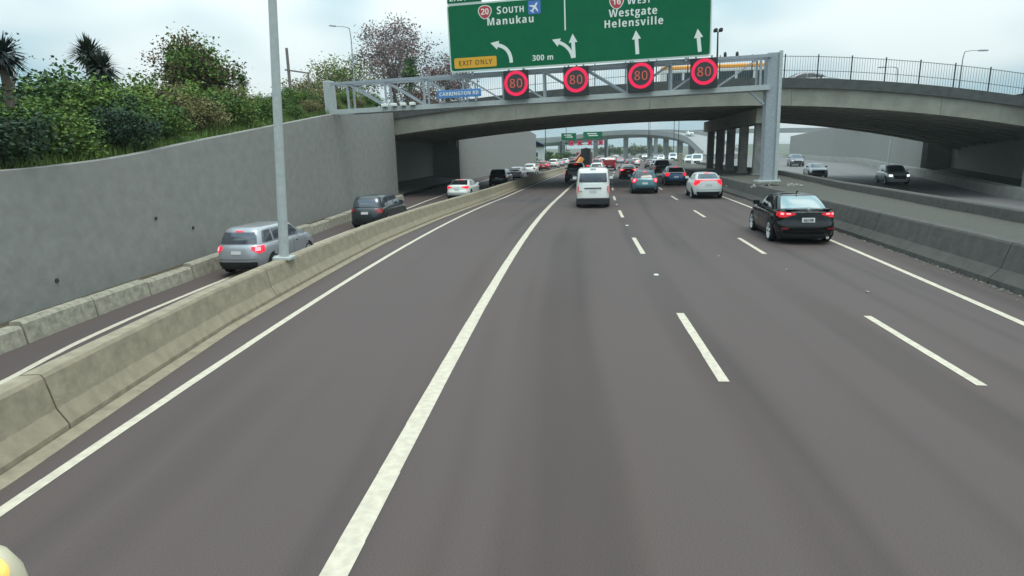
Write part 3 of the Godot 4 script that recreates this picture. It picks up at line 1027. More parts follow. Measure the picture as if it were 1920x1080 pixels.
func build_bridge() -> void:
	var t := thing("road_bridge", "concrete road overpass with arched deck crossing the motorway", "bridge", Vector3.ZERO)
	# outer girder in precast lengths
	var joints := [-21.4, -7.5, 2.4, 12.2, 22.0, 31.5, 42.0]
	for i in joints.size() - 1:
		var st := st_new()
		br_bar(st, joints[i] + 0.012, joints[i + 1] - 0.012, 0.0, 0.6, 0.0, 1.2)
		part(t, "outer_girder", done(st), mats["girder_concrete"])
		st = st_new()
		br_bar(st, joints[i] + 0.012, joints[i + 1] - 0.012, BR_DEPTH - 0.6, BR_DEPTH, 0.0, 1.2)
		part(t, "outer_girder", done(st), mats["girder_concrete"])
	for k in 9:
		var st := st_new()
		br_bar(st, -21.0, 41.5, 2.2 + k * 2.2 - 0.35, 2.2 + k * 2.2 + 0.35, 0.12, 1.0, 3.0)
		part(t, "inner_girder", done(st), mats["girder_concrete"])
	var st := st_new()
	br_bar(st, -21.4, 42.0, 0.6, BR_DEPTH - 0.6, 0.98, 1.2, 3.0)
	part(t, "deck_slab", done(st), mats["girder_concrete"])
	for d in [[-0.22, 0.12], [BR_DEPTH - 0.12, BR_DEPTH + 0.22]]:
		st = st_new()
		br_bar(st, -21.4, 42.0, d[0], d[1], 1.2, 1.86)
		part(t, "parapet", done(st), mats["parapet_concrete"])
	# approach wall at the left end, above the bank
	st = st_new()
	br_bar(st, -30.0, -21.4, -0.2, 0.2, 0.4, 3.4)
	part(t, "end_wall", done(st), mats["parapet_concrete"])
	# crosshead and columns on the median
	var c0 := Vector3(18.9, 0, -47.4)
	var cd := Vector3(0.13, 0, -1).normalized()
	var cr := Vector3(-cd.z, 0, cd.x)
	var bb := Basis(cr, Vector3.UP, -cd)
	st = st_new()
	box(st, c0 + cd * 9.6 + Vector3.UP * 5.1, Vector3(1.3, 1.05, 21.6), bb)
	part(t, "crosshead", done(st), mats["girder_concrete"])
	for k in 5:
		st = st_new()
		cbox(st, c0 + cd * (0.3 + k * 4.8) + Vector3.UP * 2.6, Vector3(0.7, 3.96, 0.5), 0.07, bb)
		part(t, "column", done(st), mats["concrete"])
		st = st_new()
		cbox(st, c0 + cd * (0.3 + k * 4.8) + Vector3.UP * 0.8, Vector3(0.9, 0.2, 0.7), 0.06, bb)
		part(t, "column_base", done(st), mats["concrete"])
	# bearing shelf blocks on both abutments
	for q in [[-17.6, 20.9], [35.6, 20.5]]:
		st = st_new()
		cbox(st, br(q[0]) + br_in() * q[1] + Vector3.UP * (br_y(q[0]) - 0.35), Vector3(1.0, 0.7, 0.9), 0.05)
		part(t, "bearing_block", done(st), mats["concrete"])
	# fence along the near parapet: posts, rails and thin pickets
	var f := thing("bridge_fence", "dark steel picket fence along the near edge of the overpass", "fence", br(0) + Vector3.UP * 7.6)
	for e in 2:
		var dd := 0.0 if e == 0 else BR_DEPTH
		var g: Node3D = f if e == 0 else thing("bridge_fence", "dark steel picket fence along the far edge of the overpass", "fence", br(0) + Vector3.UP * 7.6)
		var org := g.position
		var s := -17.0
		while s < 39.0:
			var a := br(s) + br_in() * dd + Vector3.UP * (br_y(s) + 1.84) - org
			var s2 := s + 2.2
			var b := br(s2) + br_in() * dd + Vector3.UP * (br_y(s2) + 1.84) - org
			st = st_new()
			box(st, a + Vector3.UP * 0.8, Vector3(0.06, 1.65, 0.06), Basis(Vector3.UP, BR_YAW))
			part(g, "fence_post", done(st), mats["fence_metal"])
			for h in [0.55, 1.48]:
				st = st_new()
				beam(st, a + Vector3.UP * h, b + Vector3.UP * h, 0.03, 0.035)
				part(g, "rail", done(st), mats["picket_metal"])
			if e == 0:
				st = st_new()
				for i in range(1, 13):
					var p := a.lerp(b, i / 13.0)
					box(st, p + Vector3.UP * 0.78, Vector3(0.016, 1.5, 0.016))
				var pk := part(g, "pickets", done(st), mats["picket_metal"])
				pk.set_meta("kind", "stuff")
			s = s2

# ---------------------------------------------------------------- gantry and its signs (local: x along, y up, z toward the camera)
func gantry_frame() -> Transform3D:
	var r := Vector3(cos(0.15) * cos(0.0217), sin(0.0217), sin(0.15) * cos(0.0217)).normalized()
	var n := Vector3(-sin(0.15), 0, cos(0.15))
	var u := n.cross(r).normalized()
	return Transform3D(Basis(r, u, n), V(-3.12, 7.18, 35.58))

func gthing(called: String, label: String, category: String, at: Vector3, group := "") -> Node3D:
	var o := thing(called, label, category, Vector3.ZERO, 0.0, group)
	var f := gantry_frame()
	o.transform = Transform3D(f.basis, f * at)
	return o

func flat_shape(parent: Node, called: String, pts: Array, m: Material, depth := 0.012, z := 0.03) -> MeshInstance3D:
	var st := st_new()
	st.set_smooth_group(-1)
	var poly := PackedVector2Array(pts)
	var idx := Geometry2D.triangulate_polygon(poly)
	for i in range(0, idx.size(), 3):
		for k in [0, 2, 1]:
			st.add_vertex(Vector3(poly[idx[i + k]].x, poly[idx[i + k]].y, z + depth))
	for i in poly.size():
		var a := poly[i]
		var b := poly[(i + 1) % poly.size()]
		quad(st, Vector3(a.x, a.y, z), Vector3(b.x, b.y, z), Vector3(b.x, b.y, z + depth), Vector3(a.x, a.y, z + depth))
	return part(parent, called, done(st), m)

func round_rect(x0: float, y0: float, x1: float, y1: float, r: float) -> Array:
	var o := []
	for k in 4:
		var c: Vector2 = [Vector2(x1 - r, y1 - r), Vector2(x0 + r, y1 - r), Vector2(x0 + r, y0 + r), Vector2(x1 - r, y0 + r)][k]
		for i in 6:
			var t: float = PI * 0.5 * (k + i / 5.0)
			o.append(c + Vector2(cos(t), sin(t)) * r)
	return o

func arrow_path(pts: Array, w: float, head: float) -> Array:   # outline of an arrow along a path
	var l := []
	var r := []
	var n := pts.size()
	for i in n:
		var d: Vector2 = (pts[mini(i + 1, n - 1)] - pts[maxi(i - 1, 0)]).normalized()
		var q := Vector2(-d.y, d.x) * w * 0.5
		l.append(pts[i] + q)
		r.append(pts[i] - q)
	var d: Vector2 = (pts[n - 1] - pts[n - 2]).normalized()
	var q := Vector2(-d.y, d.x) * head * 0.5
	var tip := [pts[n - 1] + q, pts[n - 1] + d * head * 0.95, pts[n - 1] - q]
	r.reverse()
	return l + tip + r

func build_gantry() -> void:
	var g := gthing("sign_gantry", "grey steel truss gantry with box column spanning the motorway lanes", "gantry", Vector3.ZERO)
	var gm: Material = mats["galvanised"]
	var gp: Material = mats["galvanised_pale"]
	for w in [-0.35, -1.25]:
		var st := st_new()
		beam(st, Vector3(-7.2, -0.12, w), Vector3(16.9, -0.12, w), 0.14, 0.16)
		part(g, "top_chord", done(st), gm)
		st = st_new()
		beam(st, Vector3(-7.2, -1.68, w), Vector3(16.9, -1.68, w), 0.14, 0.26)
		part(g, "bottom_chord", done(st), gp)
		for i in 11:
			var x0 := -6.2 + i * 2.26
			st = st_new()
			beam(st, Vector3(x0, -1.55, w), Vector3(x0, -0.2, w), 0.1, 0.1, Vector3.BACK)
			part(g, "upright", done(st), gm)
			if i < 10:
				st = st_new()
				if i < 7: beam(st, Vector3(x0 + 0.06, -0.2, w), Vector3(x0 + 2.2, -1.56, w), 0.08, 0.09, Vector3.BACK)
				else: beam(st, Vector3(x0 + 0.06, -1.56, w), Vector3(x0 + 2.2, -0.2, w), 0.08, 0.09, Vector3.BACK)
				part(g, "diagonal", done(st), gm)
	for i in 11:
		for y in [-0.12, -1.66]:
			var st := st_new()
			beam(st, Vector3(-6.2 + i * 2.26, y, -0.42), Vector3(-6.2 + i * 2.26, y, -1.18), 0.08, 0.08)
			part(g, "cross_tie", done(st), gm)
	var st := st_new()
	box(st, Vector3(5.25, -1.74, -0.8), Vector3(23.0, 0.04, 0.74))
	part(g, "walkway", done(st), gm)
	# right column on the median and left column behind the wall
	st = st_new()
	cbox(st, Vector3(17.05, -3.25, -0.8), Vector3(0.6, 6.6, 0.7), 0.03)
	part(g, "column", done(st), gm)
	st = st_new()
	beam(st, Vector3(17.4, -6.5, -0.42), Vector3(17.4, 0.1, -0.42), 0.16, 0.1, Vector3.BACK)
	part(g, "cable_duct", done(st), gp)
	st = st_new()
	cbox(st, Vector3(17.05, -6.52, -0.8), Vector3(1.15, 0.08, 1.2), 0.02)
	part(g, "base_plate", done(st), gp)
	for q in [[-0.5, 0.5], [0.5, 0.5], [0.0, 0.53]]:
		st = st_new()
		tube(st, [Vector3(17.05 + q[0], -6.5, -0.8 + q[1]), Vector3(17.05 + q[0], -6.36, -0.8 + q[1])], [0.035, 0.035], 6)
		part(g, "anchor_bolt", done(st), gp)
	st = st_new()
	cbox(st, Vector3(-7.5, -0.86, -0.8), Vector3(0.45, 1.9, 0.7), 0.03)
	part(g, "column", done(st), gp)
	# knee brackets under the right end
	st = st_new()
	beam(st, Vector3(16.65, -2.5, -0.5), Vector3(15.9, -1.8, -0.5), 0.1, 0.16, Vector3.BACK)
	part(g, "knee_brace", done(st), gm)

	# the big green direction sign
	var s := gthing("direction_sign", "large green overhead direction sign with white arrows on the near gantry", "sign", Vector3.ZERO)
	var white: Material = mats["sign_white"]
	flat_shape(s, "border", round_rect(0, 0, 13.83, 3.5, 0.16), mats["sign_border"], 0.05, -0.05)
	flat_shape(s, "panel", round_rect(0.07, 0.09, 13.76, 3.42, 0.12), mats["sign_green"], 0.006, 0.0)
	for i in 5:
		st = st_new()
		box(st, Vector3(1.2 + i * 2.85, 1.6, -0.16), Vector3(0.09, 3.6, 0.2))
		part(s, "mounting_post", done(st), gm)
	for i in 4:
		st = st_new()
		box(st, Vector3(6.9, 0.3 + i * 0.95, -0.075), Vector3(13.4, 0.07, 0.05))
		part(s, "stiffener", done(st), mats["sign_back"])
	var Z := 0.014
	var shield := func(c: Vector2, num: String) -> void:
		var outl := []
		var inn := []
		for k in 28:
			var a := TAU * k / 28.0
			var rr := 0.37 * (1.0 + 0.06 * cos(a * 3.0 - PI * 0.5))
			outl.append(c + Vector2(cos(a) * rr, sin(a) * rr * 0.95))
			inn.append(c + Vector2(cos(a) * (rr - 0.045), sin(a) * (rr - 0.045) * 0.95))
		var e := flat_shape(s, "route_shield", outl, white, 0.008, 0.006)
		flat_shape(e, "shield_field", inn, mats["sign_red"], 0.006, 0.014)
		text_part(e, "route_number", num, 0.3, Vector3(c.x, c.y, 0.024), white, 700, 0.008)
	shield.call(Vector2(2.08, 3.0), "20")
	text_part(s, "lettering", "S", 0.37, Vector3(2.85, 3.01, Z), white)
	text_part(s, "lettering", "OUTH", 0.3, Vector3(3.62, 2.985, Z), white, 700, 0.02, 3.0)
	var ap := flat_shape(s, "airport_symbol", round_rect(4.42, 2.7, 5.08, 3.36, 0.06), mats["sign_blue"], 0.008, 0.006)
	var pl := []
	for k in [[0, 0.29], [0.045, 0.22], [0.05, 0.08], [0.27, -0.04], [0.27, -0.1], [0.05, -0.04], [0.035, -0.18], [0.11, -0.24], [0.11, -0.28], [0, -0.25], [-0.11, -0.28], [-0.11, -0.24], [-0.035, -0.18], [-0.05, -0.04], [-0.27, -0.1], [-0.27, -0.04], [-0.05, 0.08], [-0.045, 0.22]]:
		pl.append(Vector2(k[0], k[1]).rotated(-0.6) + Vector2(4.75, 3.03))
	flat_shape(ap, "aeroplane", pl, white, 0.006, 0.014)
	text_part(s, "lettering", "Manukau", 0.37, Vector3(3.43, 2.47, Z), white, 700, 0.02, 5.0)
	st = st_new()
	box(st, Vector3(6.35, 2.6, 0.012), Vector3(0.07, 1.66, 0.012))
	part(s, "divider", done(st), white)
	var curve := []
	for k in 9:
		var u := k / 8.0
		curve.append(Vector2(3.4, 0.33) * (1 - u) * (1 - u) + Vector2(3.4, 1.1) * 2 * u * (1 - u) + Vector2(2.72, 1.27) * u * u)
	flat_shape(s, "arrow", arrow_path(curve, 0.19, 0.46), white, 0.008, 0.006)
	flat_shape(s, "arrow", arrow_path([Vector2(6.78, 0.36), Vector2(6.75, 1.14)], 0.19, 0.46), white, 0.008, 0.006)
	curve = []
	for k in 9:
		var u := k / 8.0
		curve.append(Vector2(6.72, 0.36) * (1 - u) * (1 - u) + Vector2(6.6, 0.95) * 2 * u * (1 - u) + Vector2(6.02, 1.18) * u * u)
	flat_shape(s, "arrow", arrow_path(curve, 0.17, 0.44), white, 0.008, 0.009)
	flat_shape(s, "arrow", arrow_path([Vector2(10.1, 0.33), Vector2(10.05, 1.08)], 0.19, 0.46), white, 0.008, 0.006)
	flat_shape(s, "arrow", arrow_path([Vector2(13.27, 0.24), Vector2(13.19, 0.94)], 0.19, 0.46), white, 0.008, 0.006)
	text_part(s, "lettering", "300 m", 0.28, Vector3(5.12, 0.48, Z), white, 700, 0.02, 2.0)
	var yl := flat_shape(s, "yellow_plate", round_rect(0.25, 0.2, 2.6, 0.74, 0.08), mats["sign_yellow"], 0.012, 0.006)
	text_part(yl, "lettering", "EXIT ONLY", 0.24, Vector3(1.42, 0.47, 0.026), mats["sign_black"], 400, 0.01, 7.0)
	shield.call(Vector2(9.04, 2.98), "16")
	text_part(s, "lettering", "W", 0.37, Vector3(9.8, 2.98, Z), white)
	text_part(s, "lettering", "EST", 0.3, Vector3(10.44, 2.95, Z), white, 700, 0.02, 3.0)
	text_part(s, "lettering", "Westgate", 0.37, Vector3(9.88, 2.42, Z), white, 700, 0.02, 3.0)
	text_part(s, "lettering", "Helensville", 0.37, Vector3(9.9, 1.91, Z), white, 700, 0.02, 4.0)
	var tb := flat_shape(s, "exit_tab", round_rect(0.02, 3.505, 1.95, 4.1, 0.06), mats["sign_border"], 0.05, -0.05)
	flat_shape(tb, "tab_field", round_rect(0.06, 3.545, 1.91, 4.06, 0.05), mats["sign_green"], 0.006, 0.0)
	text_part(tb, "lettering", "EXIT 60", 0.32, Vector3(0.98, 3.8, Z), white, 700, 0.02, 3.0)

	# four lit speed signs
	var xs := [3.62, 6.87, 10.28, 13.5]
	var which := ["leftmost", "second from the left", "third from the left", "rightmost"]
	for i in 4:
		var v := gthing("speed_sign", "lit red ring speed sign reading 80 under the green sign, " + which[i], "speed sign", Vector3(xs[i], -0.76, 0.06), "lit speed signs under the gantry sign")
		st = st_new()
		cbox(st, Vector3(0, -0.06, -0.12), Vector3(1.36, 1.5, 0.24), 0.03)
		part(v, "housing", done(st), mats["black_box"])
		st = st_new()
		st.set_smooth_group(-1)
		for k in 40:
			var a := TAU * k / 40.0
			var b := TAU * (k + 1) / 40.0
			var r0 := 0.485
			var r1 := 0.655
			quad(st, Vector3(cos(a) * r0, sin(a) * r0, 0.012), Vector3(cos(a) * r1, sin(a) * r1, 0.012), Vector3(cos(b) * r1, sin(b) * r1, 0.012), Vector3(cos(b) * r0, sin(b) * r0, 0.012))
			quad(st, Vector3(cos(a) * r1, sin(a) * r1, 0.012), Vector3(cos(a) * r1, sin(a) * r1, 0.0), Vector3(cos(b) * r1, sin(b) * r1, 0.0), Vector3(cos(b) * r1, sin(b) * r1, 0.012))
		part(v, "lit_ring", done(st), mats["led_red"])
		st = st_new()
		st.set_smooth_group(-1)
		for k in 36:
			st.add_vertex(Vector3(0, 0, 0.006))
			st.add_vertex(Vector3(cos(TAU * (k + 1) / 36.0) * 0.48, sin(TAU * (k + 1) / 36.0) * 0.48, 0.006))
			st.add_vertex(Vector3(cos(TAU * k / 36.0) * 0.48, sin(TAU * k / 36.0) * 0.48, 0.006))
		part(v, "display_face", done(st), mats["dark_steel"])
		text_part(v, "lit_digits", "80", 0.46, Vector3(0, 0, 0.016), mats["led_amber"], 400, 0.012, 4.0)
		for x in [-0.4, 0.4]:
			st = st_new()
			box(st, Vector3(x, 0.72, -0.2), Vector3(0.08, 0.2, 0.1))
			part(v, "bracket", done(st), gm)
	var bs := gthing("street_name_sign", "small blue street name sign on the left of the gantry truss", "sign", Vector3(0.4, -1.1, 0.02))
	st = st_new()
	cbox(st, Vector3(0, 0, -0.03), Vector3(2.5, 0.42, 0.05), 0.02)
	part(bs, "panel", done(st), mats["street_blue"])
	text_part(bs, "lettering", "CARRINGTON RD", 0.19, Vector3(0, 0, 0.004), white, 700, 0.01, 2.0)
	for x in [-0.9, 0.9]:
		st = st_new()
		box(st, Vector3(x, 0, -0.2), Vector3(0.06, 0.9, 0.28))
		part(bs, "bracket", done(st), gm)
	# detectors along the bottom chord, left
	for i in 4:
		var dx := -4.0 + i * 0.55
		var dt := gthing("traffic_detector", ["pale traffic detector box on gantry chord, nearest the wall", "pale traffic detector box on gantry chord, second from the wall", "pale traffic detector box on gantry chord, third from the wall", "pale traffic detector box on gantry chord, nearest the blue sign"][i], "detector", Vector3(dx, -1.5, -0.2), "traffic detectors on the gantry chord")
		st = st_new()
		cbox(st, Vector3(0, 0.02, 0.05), Vector3(0.3, 0.16, 0.34), 0.03)
		part(dt, "case", done(st), white)
		st = st_new()
		box(st, Vector3(0, -0.08, -0.05), Vector3(0.06, 0.16, 0.2))
		part(dt, "bracket", done(st), gm)
	var cc := gthing("camera_mast", "thin dark camera mast rising above the right end of the gantry", "camera mast", Vector3(14.3, -0.04, -0.9))
	st = st_new()
	tube(st, [Vector3.ZERO, Vector3(0, 1.35, 0)], [0.05, 0.04], 8)
	part(cc, "mast", done(st), mats["fence_metal"])
	for x in [-0.13, 0.13]:
		st = st_new()
		cbox(st, Vector3(x, 1.42, 0.06), Vector3(0.18, 0.16, 0.34), 0.03)
		part(cc, "camera_head", done(st), mats["black_box"])
	for q in [[14.6, 0.22], [15.2, 0.2]]:
		var k := gthing("beacon", ["small dark beacon on gantry top chord beside the camera mast", "small dark beacon on gantry top chord nearest the column"][0 if q[0] < 15 else 1], "beacon", Vector3(q[0], -0.04, -0.35), "beacons on the gantry")
		st = st_new()
		lathe(st, [Vector2(0.08, 0), Vector2(0.08, 0.12), Vector2(0.06, q[1]), Vector2(0.001, q[1] + 0.03)], 12)
		part(k, "lamp_case", done(st), mats["black_box"])

# ---------------------------------------------------------------- far away, seen under the bridge
func build_far() -> void:
	# viaduct coming round and down towards the oncoming lanes
	var path := [[-60.0, 6.5, 380.0], [17.2, 8.4, 330.0], [42.9, 10.6, 290.0], [58.0, 10.6, 268.0], [64.0, 9.0, 240.0], [64.0, 6.6, 212.0], [61.0, 4.0, 190.0], [56.0, 1.6, 165.0]]
	var xs := []
	var ps := [[], [], []]
	for i in path.size():
		xs.append(float(i))
		for k in 3: ps[k].append(path[i][k])
	var ss := []
	var pts := []
	for i in 57:
		var u := i / 8.0
		pts.append(V(curve_at(xs, ps[0], u), curve_at(xs, ps[1], u), curve_at(xs, ps[2], u)))
	for i in pts.size():
		var f: Vector3 = pts[mini(i + 1, pts.size() - 1)] - pts[maxi(i - 1, 0)]
		f.y = 0
		f = f.normalized()
		ss.append([pts[i], Vector3(-f.z, 0, f.x)])
	var t := thing("viaduct", "pale grey curved viaduct in the distance beyond the overpass", "viaduct", pts[30] - Vector3.UP * pts[30].y)
	var rel := func(a: Array) -> Array: return [a[0] - t.position, a[1]]
	var st := st_new()
	sweep(st, ss.map(rel), [Vector2(-5, -0.9), Vector2(-5, 0), Vector2(5, 0), Vector2(5, -0.9), Vector2(3, -2.2), Vector2(-3, -2.2)])
	part(t, "deck", done(st), mats["far_concrete"])
	for k in [-5.0, 4.7]:
		st = st_new()
		sweep(st, ss.map(rel), [Vector2(k, 0.01), Vector2(k, 1.0), Vector2(k + 0.3, 1.0), Vector2(k + 0.3, 0.01)])
		part(t, "parapet", done(st), mats["far_concrete"])
	for i in [10, 15, 20, 25, 29, 33, 37, 41]:
		st = st_new()
		var p: Vector3 = pts[i] - t.position
		cbox(st, Vector3(p.x, (p.y - 2.1 - 1.7) * 0.5, p.z), Vector3(2.0, p.y - 2.1 + 1.7, 1.6), 0.2)
		part(t, "pier", done(st), mats["far_concrete"])
	# second, lower viaduct behind
	var t2 := thing("viaduct", "low grey viaduct on the skyline behind the curved one", "viaduct", V(90, 0, 420))
	st = st_new()
	var s2 := []
	for i in 21:
		var u := i / 20.0
		s2.append([V(lerpf(-40.0, 260.0, u), 9.5 + 4.5 * sin(u * PI), lerpf(470.0, 330.0, u)) - t2.position, Vector3(0.4, 0, -0.9)])
	sweep(st, s2, [Vector2(-5, -1.6), Vector2(-5, 0.9), Vector2(5, 0.9), Vector2(5, -1.6)])
	part(t2, "deck", done(st), mats["far_concrete"])
	for i in range(1, 20, 2):
		st = st_new()
		var p: Vector3 = s2[i][0]
		cbox(st, Vector3(p.x, (p.y - 3.3) * 0.5, p.z), Vector3(2.2, p.y, 2.0), 0.2)
		part(t2, "pier", done(st), mats["far_concrete"])
	# far gantry
	var g := thing("sign_gantry", "small distant steel gantry with two green signs under the overpass", "gantry", V(23.5, 0, 200))
	for x in [-7.0, 7.2]:
		st = st_new()
		cbox(st, Vector3(x, 3.2, 0), Vector3(0.7, 6.4, 0.7), 0.05)
		part(g, "column", done(st), mats["dark_steel"])
	for y in [5.2, 6.3]:
		st = st_new()
		beam(st, Vector3(-7.2, y, 0), Vector3(7.4, y, 0), 0.25, 0.22)
		part(g, "chord", done(st), mats["galvanised"])
	for i in 8:
		st = st_new()
		beam(st, Vector3(-7 + i * 1.8, 5.2 + (i % 2) * 1.1, 0), Vector3(-5.2 + i * 1.8, 6.3 - (i % 2) * 1.1, 0), 0.15, 0.15, Vector3.BACK)
		part(g, "diagonal", done(st), mats["galvanised"])
	for q in [[-4.5, 7.7, 4.7, 2.2, "left"], [3.1, 8.0, 6.0, 2.2, "right"]]:
		var sg := thing("direction_sign", "tiny green direction sign on the distant gantry, %s one" % q[4], "sign", V(23.5 + q[0], q[1], 199.6), 0.0, "green signs on the distant gantry")
		st = st_new()
		cbox(st, Vector3(0, 0, 0), Vector3(q[2], q[3], 0.15), 0.05)
		part(sg, "panel", done(st), mats["sign_green"])
		for k in 2:
			st = st_new()
			box(st, Vector3(-0.3 + 0.4 * k, 0.5 - 0.6 * k, 0.09), Vector3(q[2] * 0.5, 0.3, 0.02))
			part(sg, "lettering", done(st), mats["sign_white"])
	var xs2 := [-3.6, -1.0, 2.2, 5.6]
	for i in 4:
		var v := thing("speed_sign", "tiny lit red speed sign on the distant gantry, " + ["leftmost", "second", "third", "rightmost"][i], "speed sign", V(23.5 + xs2[i], 5.7, 199.6), 0.0, "lit speed signs on the distant gantry")
		st = st_new()
		cbox(st, Vector3.ZERO, Vector3(1.4, 1.5, 0.2), 0.04)
		part(v, "housing", done(st), mats["black_box"])
		st = st_new()
		st.set_smooth_group(-1)
		for k in 20:
			var a := TAU * k / 20.0
			var b := TAU * (k + 1) / 20.0
			quad(st, Vector3(cos(a) * 0.42, sin(a) * 0.42, 0.12), Vector3(cos(a) * 0.65, sin(a) * 0.65, 0.12), Vector3(cos(b) * 0.65, sin(b) * 0.65, 0.12), Vector3(cos(b) * 0.42, sin(b) * 0.42, 0.12))
		part(v, "lit_ring", done(st), mats["led_red"])
	# house beyond the end of the left wall
	var h := thing("house", "white house with blue roof beyond the end of the left retaining wall", "house", V(4.5, -1.7, 150))
	st = st_new()
	box(st, Vector3(0, 3.0, 0), Vector3(7.5, 6.0, 9))
	part(h, "wall", done(st), plain_mat("house_white", lin(0.55, 0.56, 0.56), 0.9))
	st = st_new()
	sweep(st, [[Vector3(0, 6.0, 5), Vector3.RIGHT], [Vector3(0, 6.0, -5), Vector3.RIGHT]], [Vector2(-4.1, 0), Vector2(0, 2.1), Vector2(4.1, 0), Vector2(4.1, 0.15), Vector2(0, 2.28), Vector2(-4.1, 0.15)])
	part(h, "roof", done(st), plain_mat("roof_blue", lin(0.06, 0.13, 0.3), 0.7))
	for q in [[-2.0, 4.2], [1.6, 4.2], [1.6, 1.6]]:
		st = st_new()
		box(st, Vector3(q[0], q[1], 4.52), Vector3(1.4, 1.2, 0.06))
		var fr := part(h, "window", done(st), mats["sign_white"])
		st = st_new()
		box(st, Vector3(q[0], q[1], 4.56), Vector3(1.2, 1.0, 0.04))
		part(fr, "pane", done(st), mats["glass"])
	# verge beside the ramp beyond the wall
	st = st_new()
	var rows := []
	for z in [118.0, 140.0, 180.0, 240.0, 320.0, 420.0]:
		var e := foot_left(z) - 9.2
		rows.append([V(e - 70, 1.2, z), V(e - 20, 0.9, z), V(e - 3.0, 0.5, z), V(e, -0.06, z)])
	grid(st, rows)
	tag(part(self, "verge", done(st), mats["grass_ground"]), "", "", "", "structure")

# ---------------------------------------------------------------- poles
func lamp_post(called: String, label: String, at: Vector3, h: float, r: float, arm: Vector3, m: Material, group := "", lean := 0.0) -> void:
	var t := thing(called, label, "lamp post", at, 0.0, group)
	t.rotation.z = -lean
	var st := st_new()
	tube(st, [Vector3.ZERO, Vector3(0, h * 0.55, 0), Vector3(0, h * 0.9, 0), Vector3(0, h, 0) + arm * 0.06], [r, r * 0.8, r * 0.62, r * 0.55], 12)
	part(t, "pole", done(st), m)
	st = st_new()
	tube(st, [Vector3(0, h, 0) + arm * 0.06, Vector3(0, h + 0.12 * arm.length() * 0.5, 0) + arm * 0.35, Vector3(0, h + 0.1, 0) + arm * 0.9], [r * 0.5, r * 0.42, r * 0.36], 8)
	part(t, "arm", done(st), m)
	st = st_new()
	var f := arm.normalized()
	cbox(st, Vector3(0, h + 0.1, 0) + arm * 0.9 + f * 0.3, Vector3(0.26, 0.12, 0.75), 0.04, Basis(f.cross(Vector3.UP), Vector3.UP, -f))
	part(t, "lamp_head", done(st), mats["galvanised"])
	st = st_new()
	cbox(st, Vector3(0, 0.03, 0), Vector3(r * 3.6, 0.06, r * 3.6), 0.015)
	part(t, "base_plate", done(st), m)

func build_poles() -> void:
	lamp_post("lamp_post", "tall pale steel lamp post standing on the left concrete barrier", V(foot_left(13.2) - 0.28, 0.63, 13.2), 9.6, 0.105, Vector3(1.8, 0, 0.2), mats["galvanised_pale"], "", 0.055)
	lamp_post("lamp_post", "slim lamp post at the foot of the right retaining wall", V(wall_right(73) - 1.4, onc_y(73), 73), 11.5, 0.11, Vector3(-1.8, 0, 0), mats["galvanised_pale"])
	var p := br(29.0) + br_in() * 12.0
	p.y = br_y(29.0) + 1.2
	lamp_post("lamp_post", "slender lamp post with short arm on the right of the overpass", p, 5.6, 0.05, Vector3(1.5, 0, 0), mats["dark_steel"])
	lamp_post("lamp_post", "lamp post whose head shows above the bare tree", V(-17.6, 6.0, 74), 11.0, 0.09, Vector3(-1.6, 0, 1.0), mats["galvanised"])
	var far := [[7.0, 120.0, 9.0], [15.5, 170.0, 11.0], [39.0, 176.0, 12.0], [42.5, 190.0, 12.5], [44.0, 168.0, 14.0], [41.2, 153.0, 11.5], [50.5, 150.0, 10.5], [41.8, 122.0, 13.5]]
	for i in far.size():
		lamp_post("lamp_post", "thin distant lamp post seen under the overpass, number %s counting from the left" % ["one", "two", "three", "four", "five", "six", "seven", "eight"][i], V(far[i][0], -0.2, far[i][1]), far[i][2], 0.1, Vector3(1.6 if i % 2 == 0 else -1.6, 0, 0), mats["dark_steel"], "distant lamp posts")
	# marker on the median
	var mk := thing("marker_post", "short cream marker post on the median past the columns", "marker post", V(21.9, 0.78, 80))
	var st := st_new()
	cbox(st, Vector3(0, 0.8, 0), Vector3(0.55, 1.6, 0.12), 0.04)
	part(mk, "board", done(st), mats["whitewash"])
	# timber power pole on the bank
	var pp := thing("power_pole", "grey power pole with one crossarm on the bank above the wall", "power pole", V(-19.6, 6.0, 58))
	st = st_new()
	tube(st, [Vector3.ZERO, Vector3(0, 6.4, 0)], [0.16, 0.12], 10)
	part(pp, "pole", done(st), mats["bark_grey"])
	st = st_new()
	beam(st, Vector3(-0.3, 4.55, 0.1), Vector3(1.9, 4.2, 0.1), 0.1, 0.12)
	part(pp, "crossarm", done(st), mats["bark_grey"])
	for x in [0.6, 1.2, 1.8]:
		st = st_new()
		tube(st, [Vector3(x, 4.4, 0.1), Vector3(x, 4.62, 0.1)], [0.05, 0.03], 6)
		part(pp, "insulator", done(st), mats["sign_white"])
	st = st_new()
	tube(st, [Vector3(1.75, 4.2, 0.1), Vector3(1.75, 2.0, 0.1)], [0.09, 0.09], 8)
	part(pp, "drop_pipe", done(st), mats["bark_grey"])

# ---------------------------------------------------------------- plants
func leaf_mat() -> StandardMaterial3D:
	if mats.has("leaf"): return mats["leaf"]
	var m := StandardMaterial3D.new()
	m.resource_name = "leaf"
	m.vertex_color_use_as_albedo = true
	m.roughness = 0.75
	m.cull_mode = BaseMaterial3D.CULL_DISABLED
	m.backlight_enabled = true
	m.backlight = Color(0.12, 0.16, 0.05)
	mats["leaf"] = m
	return m

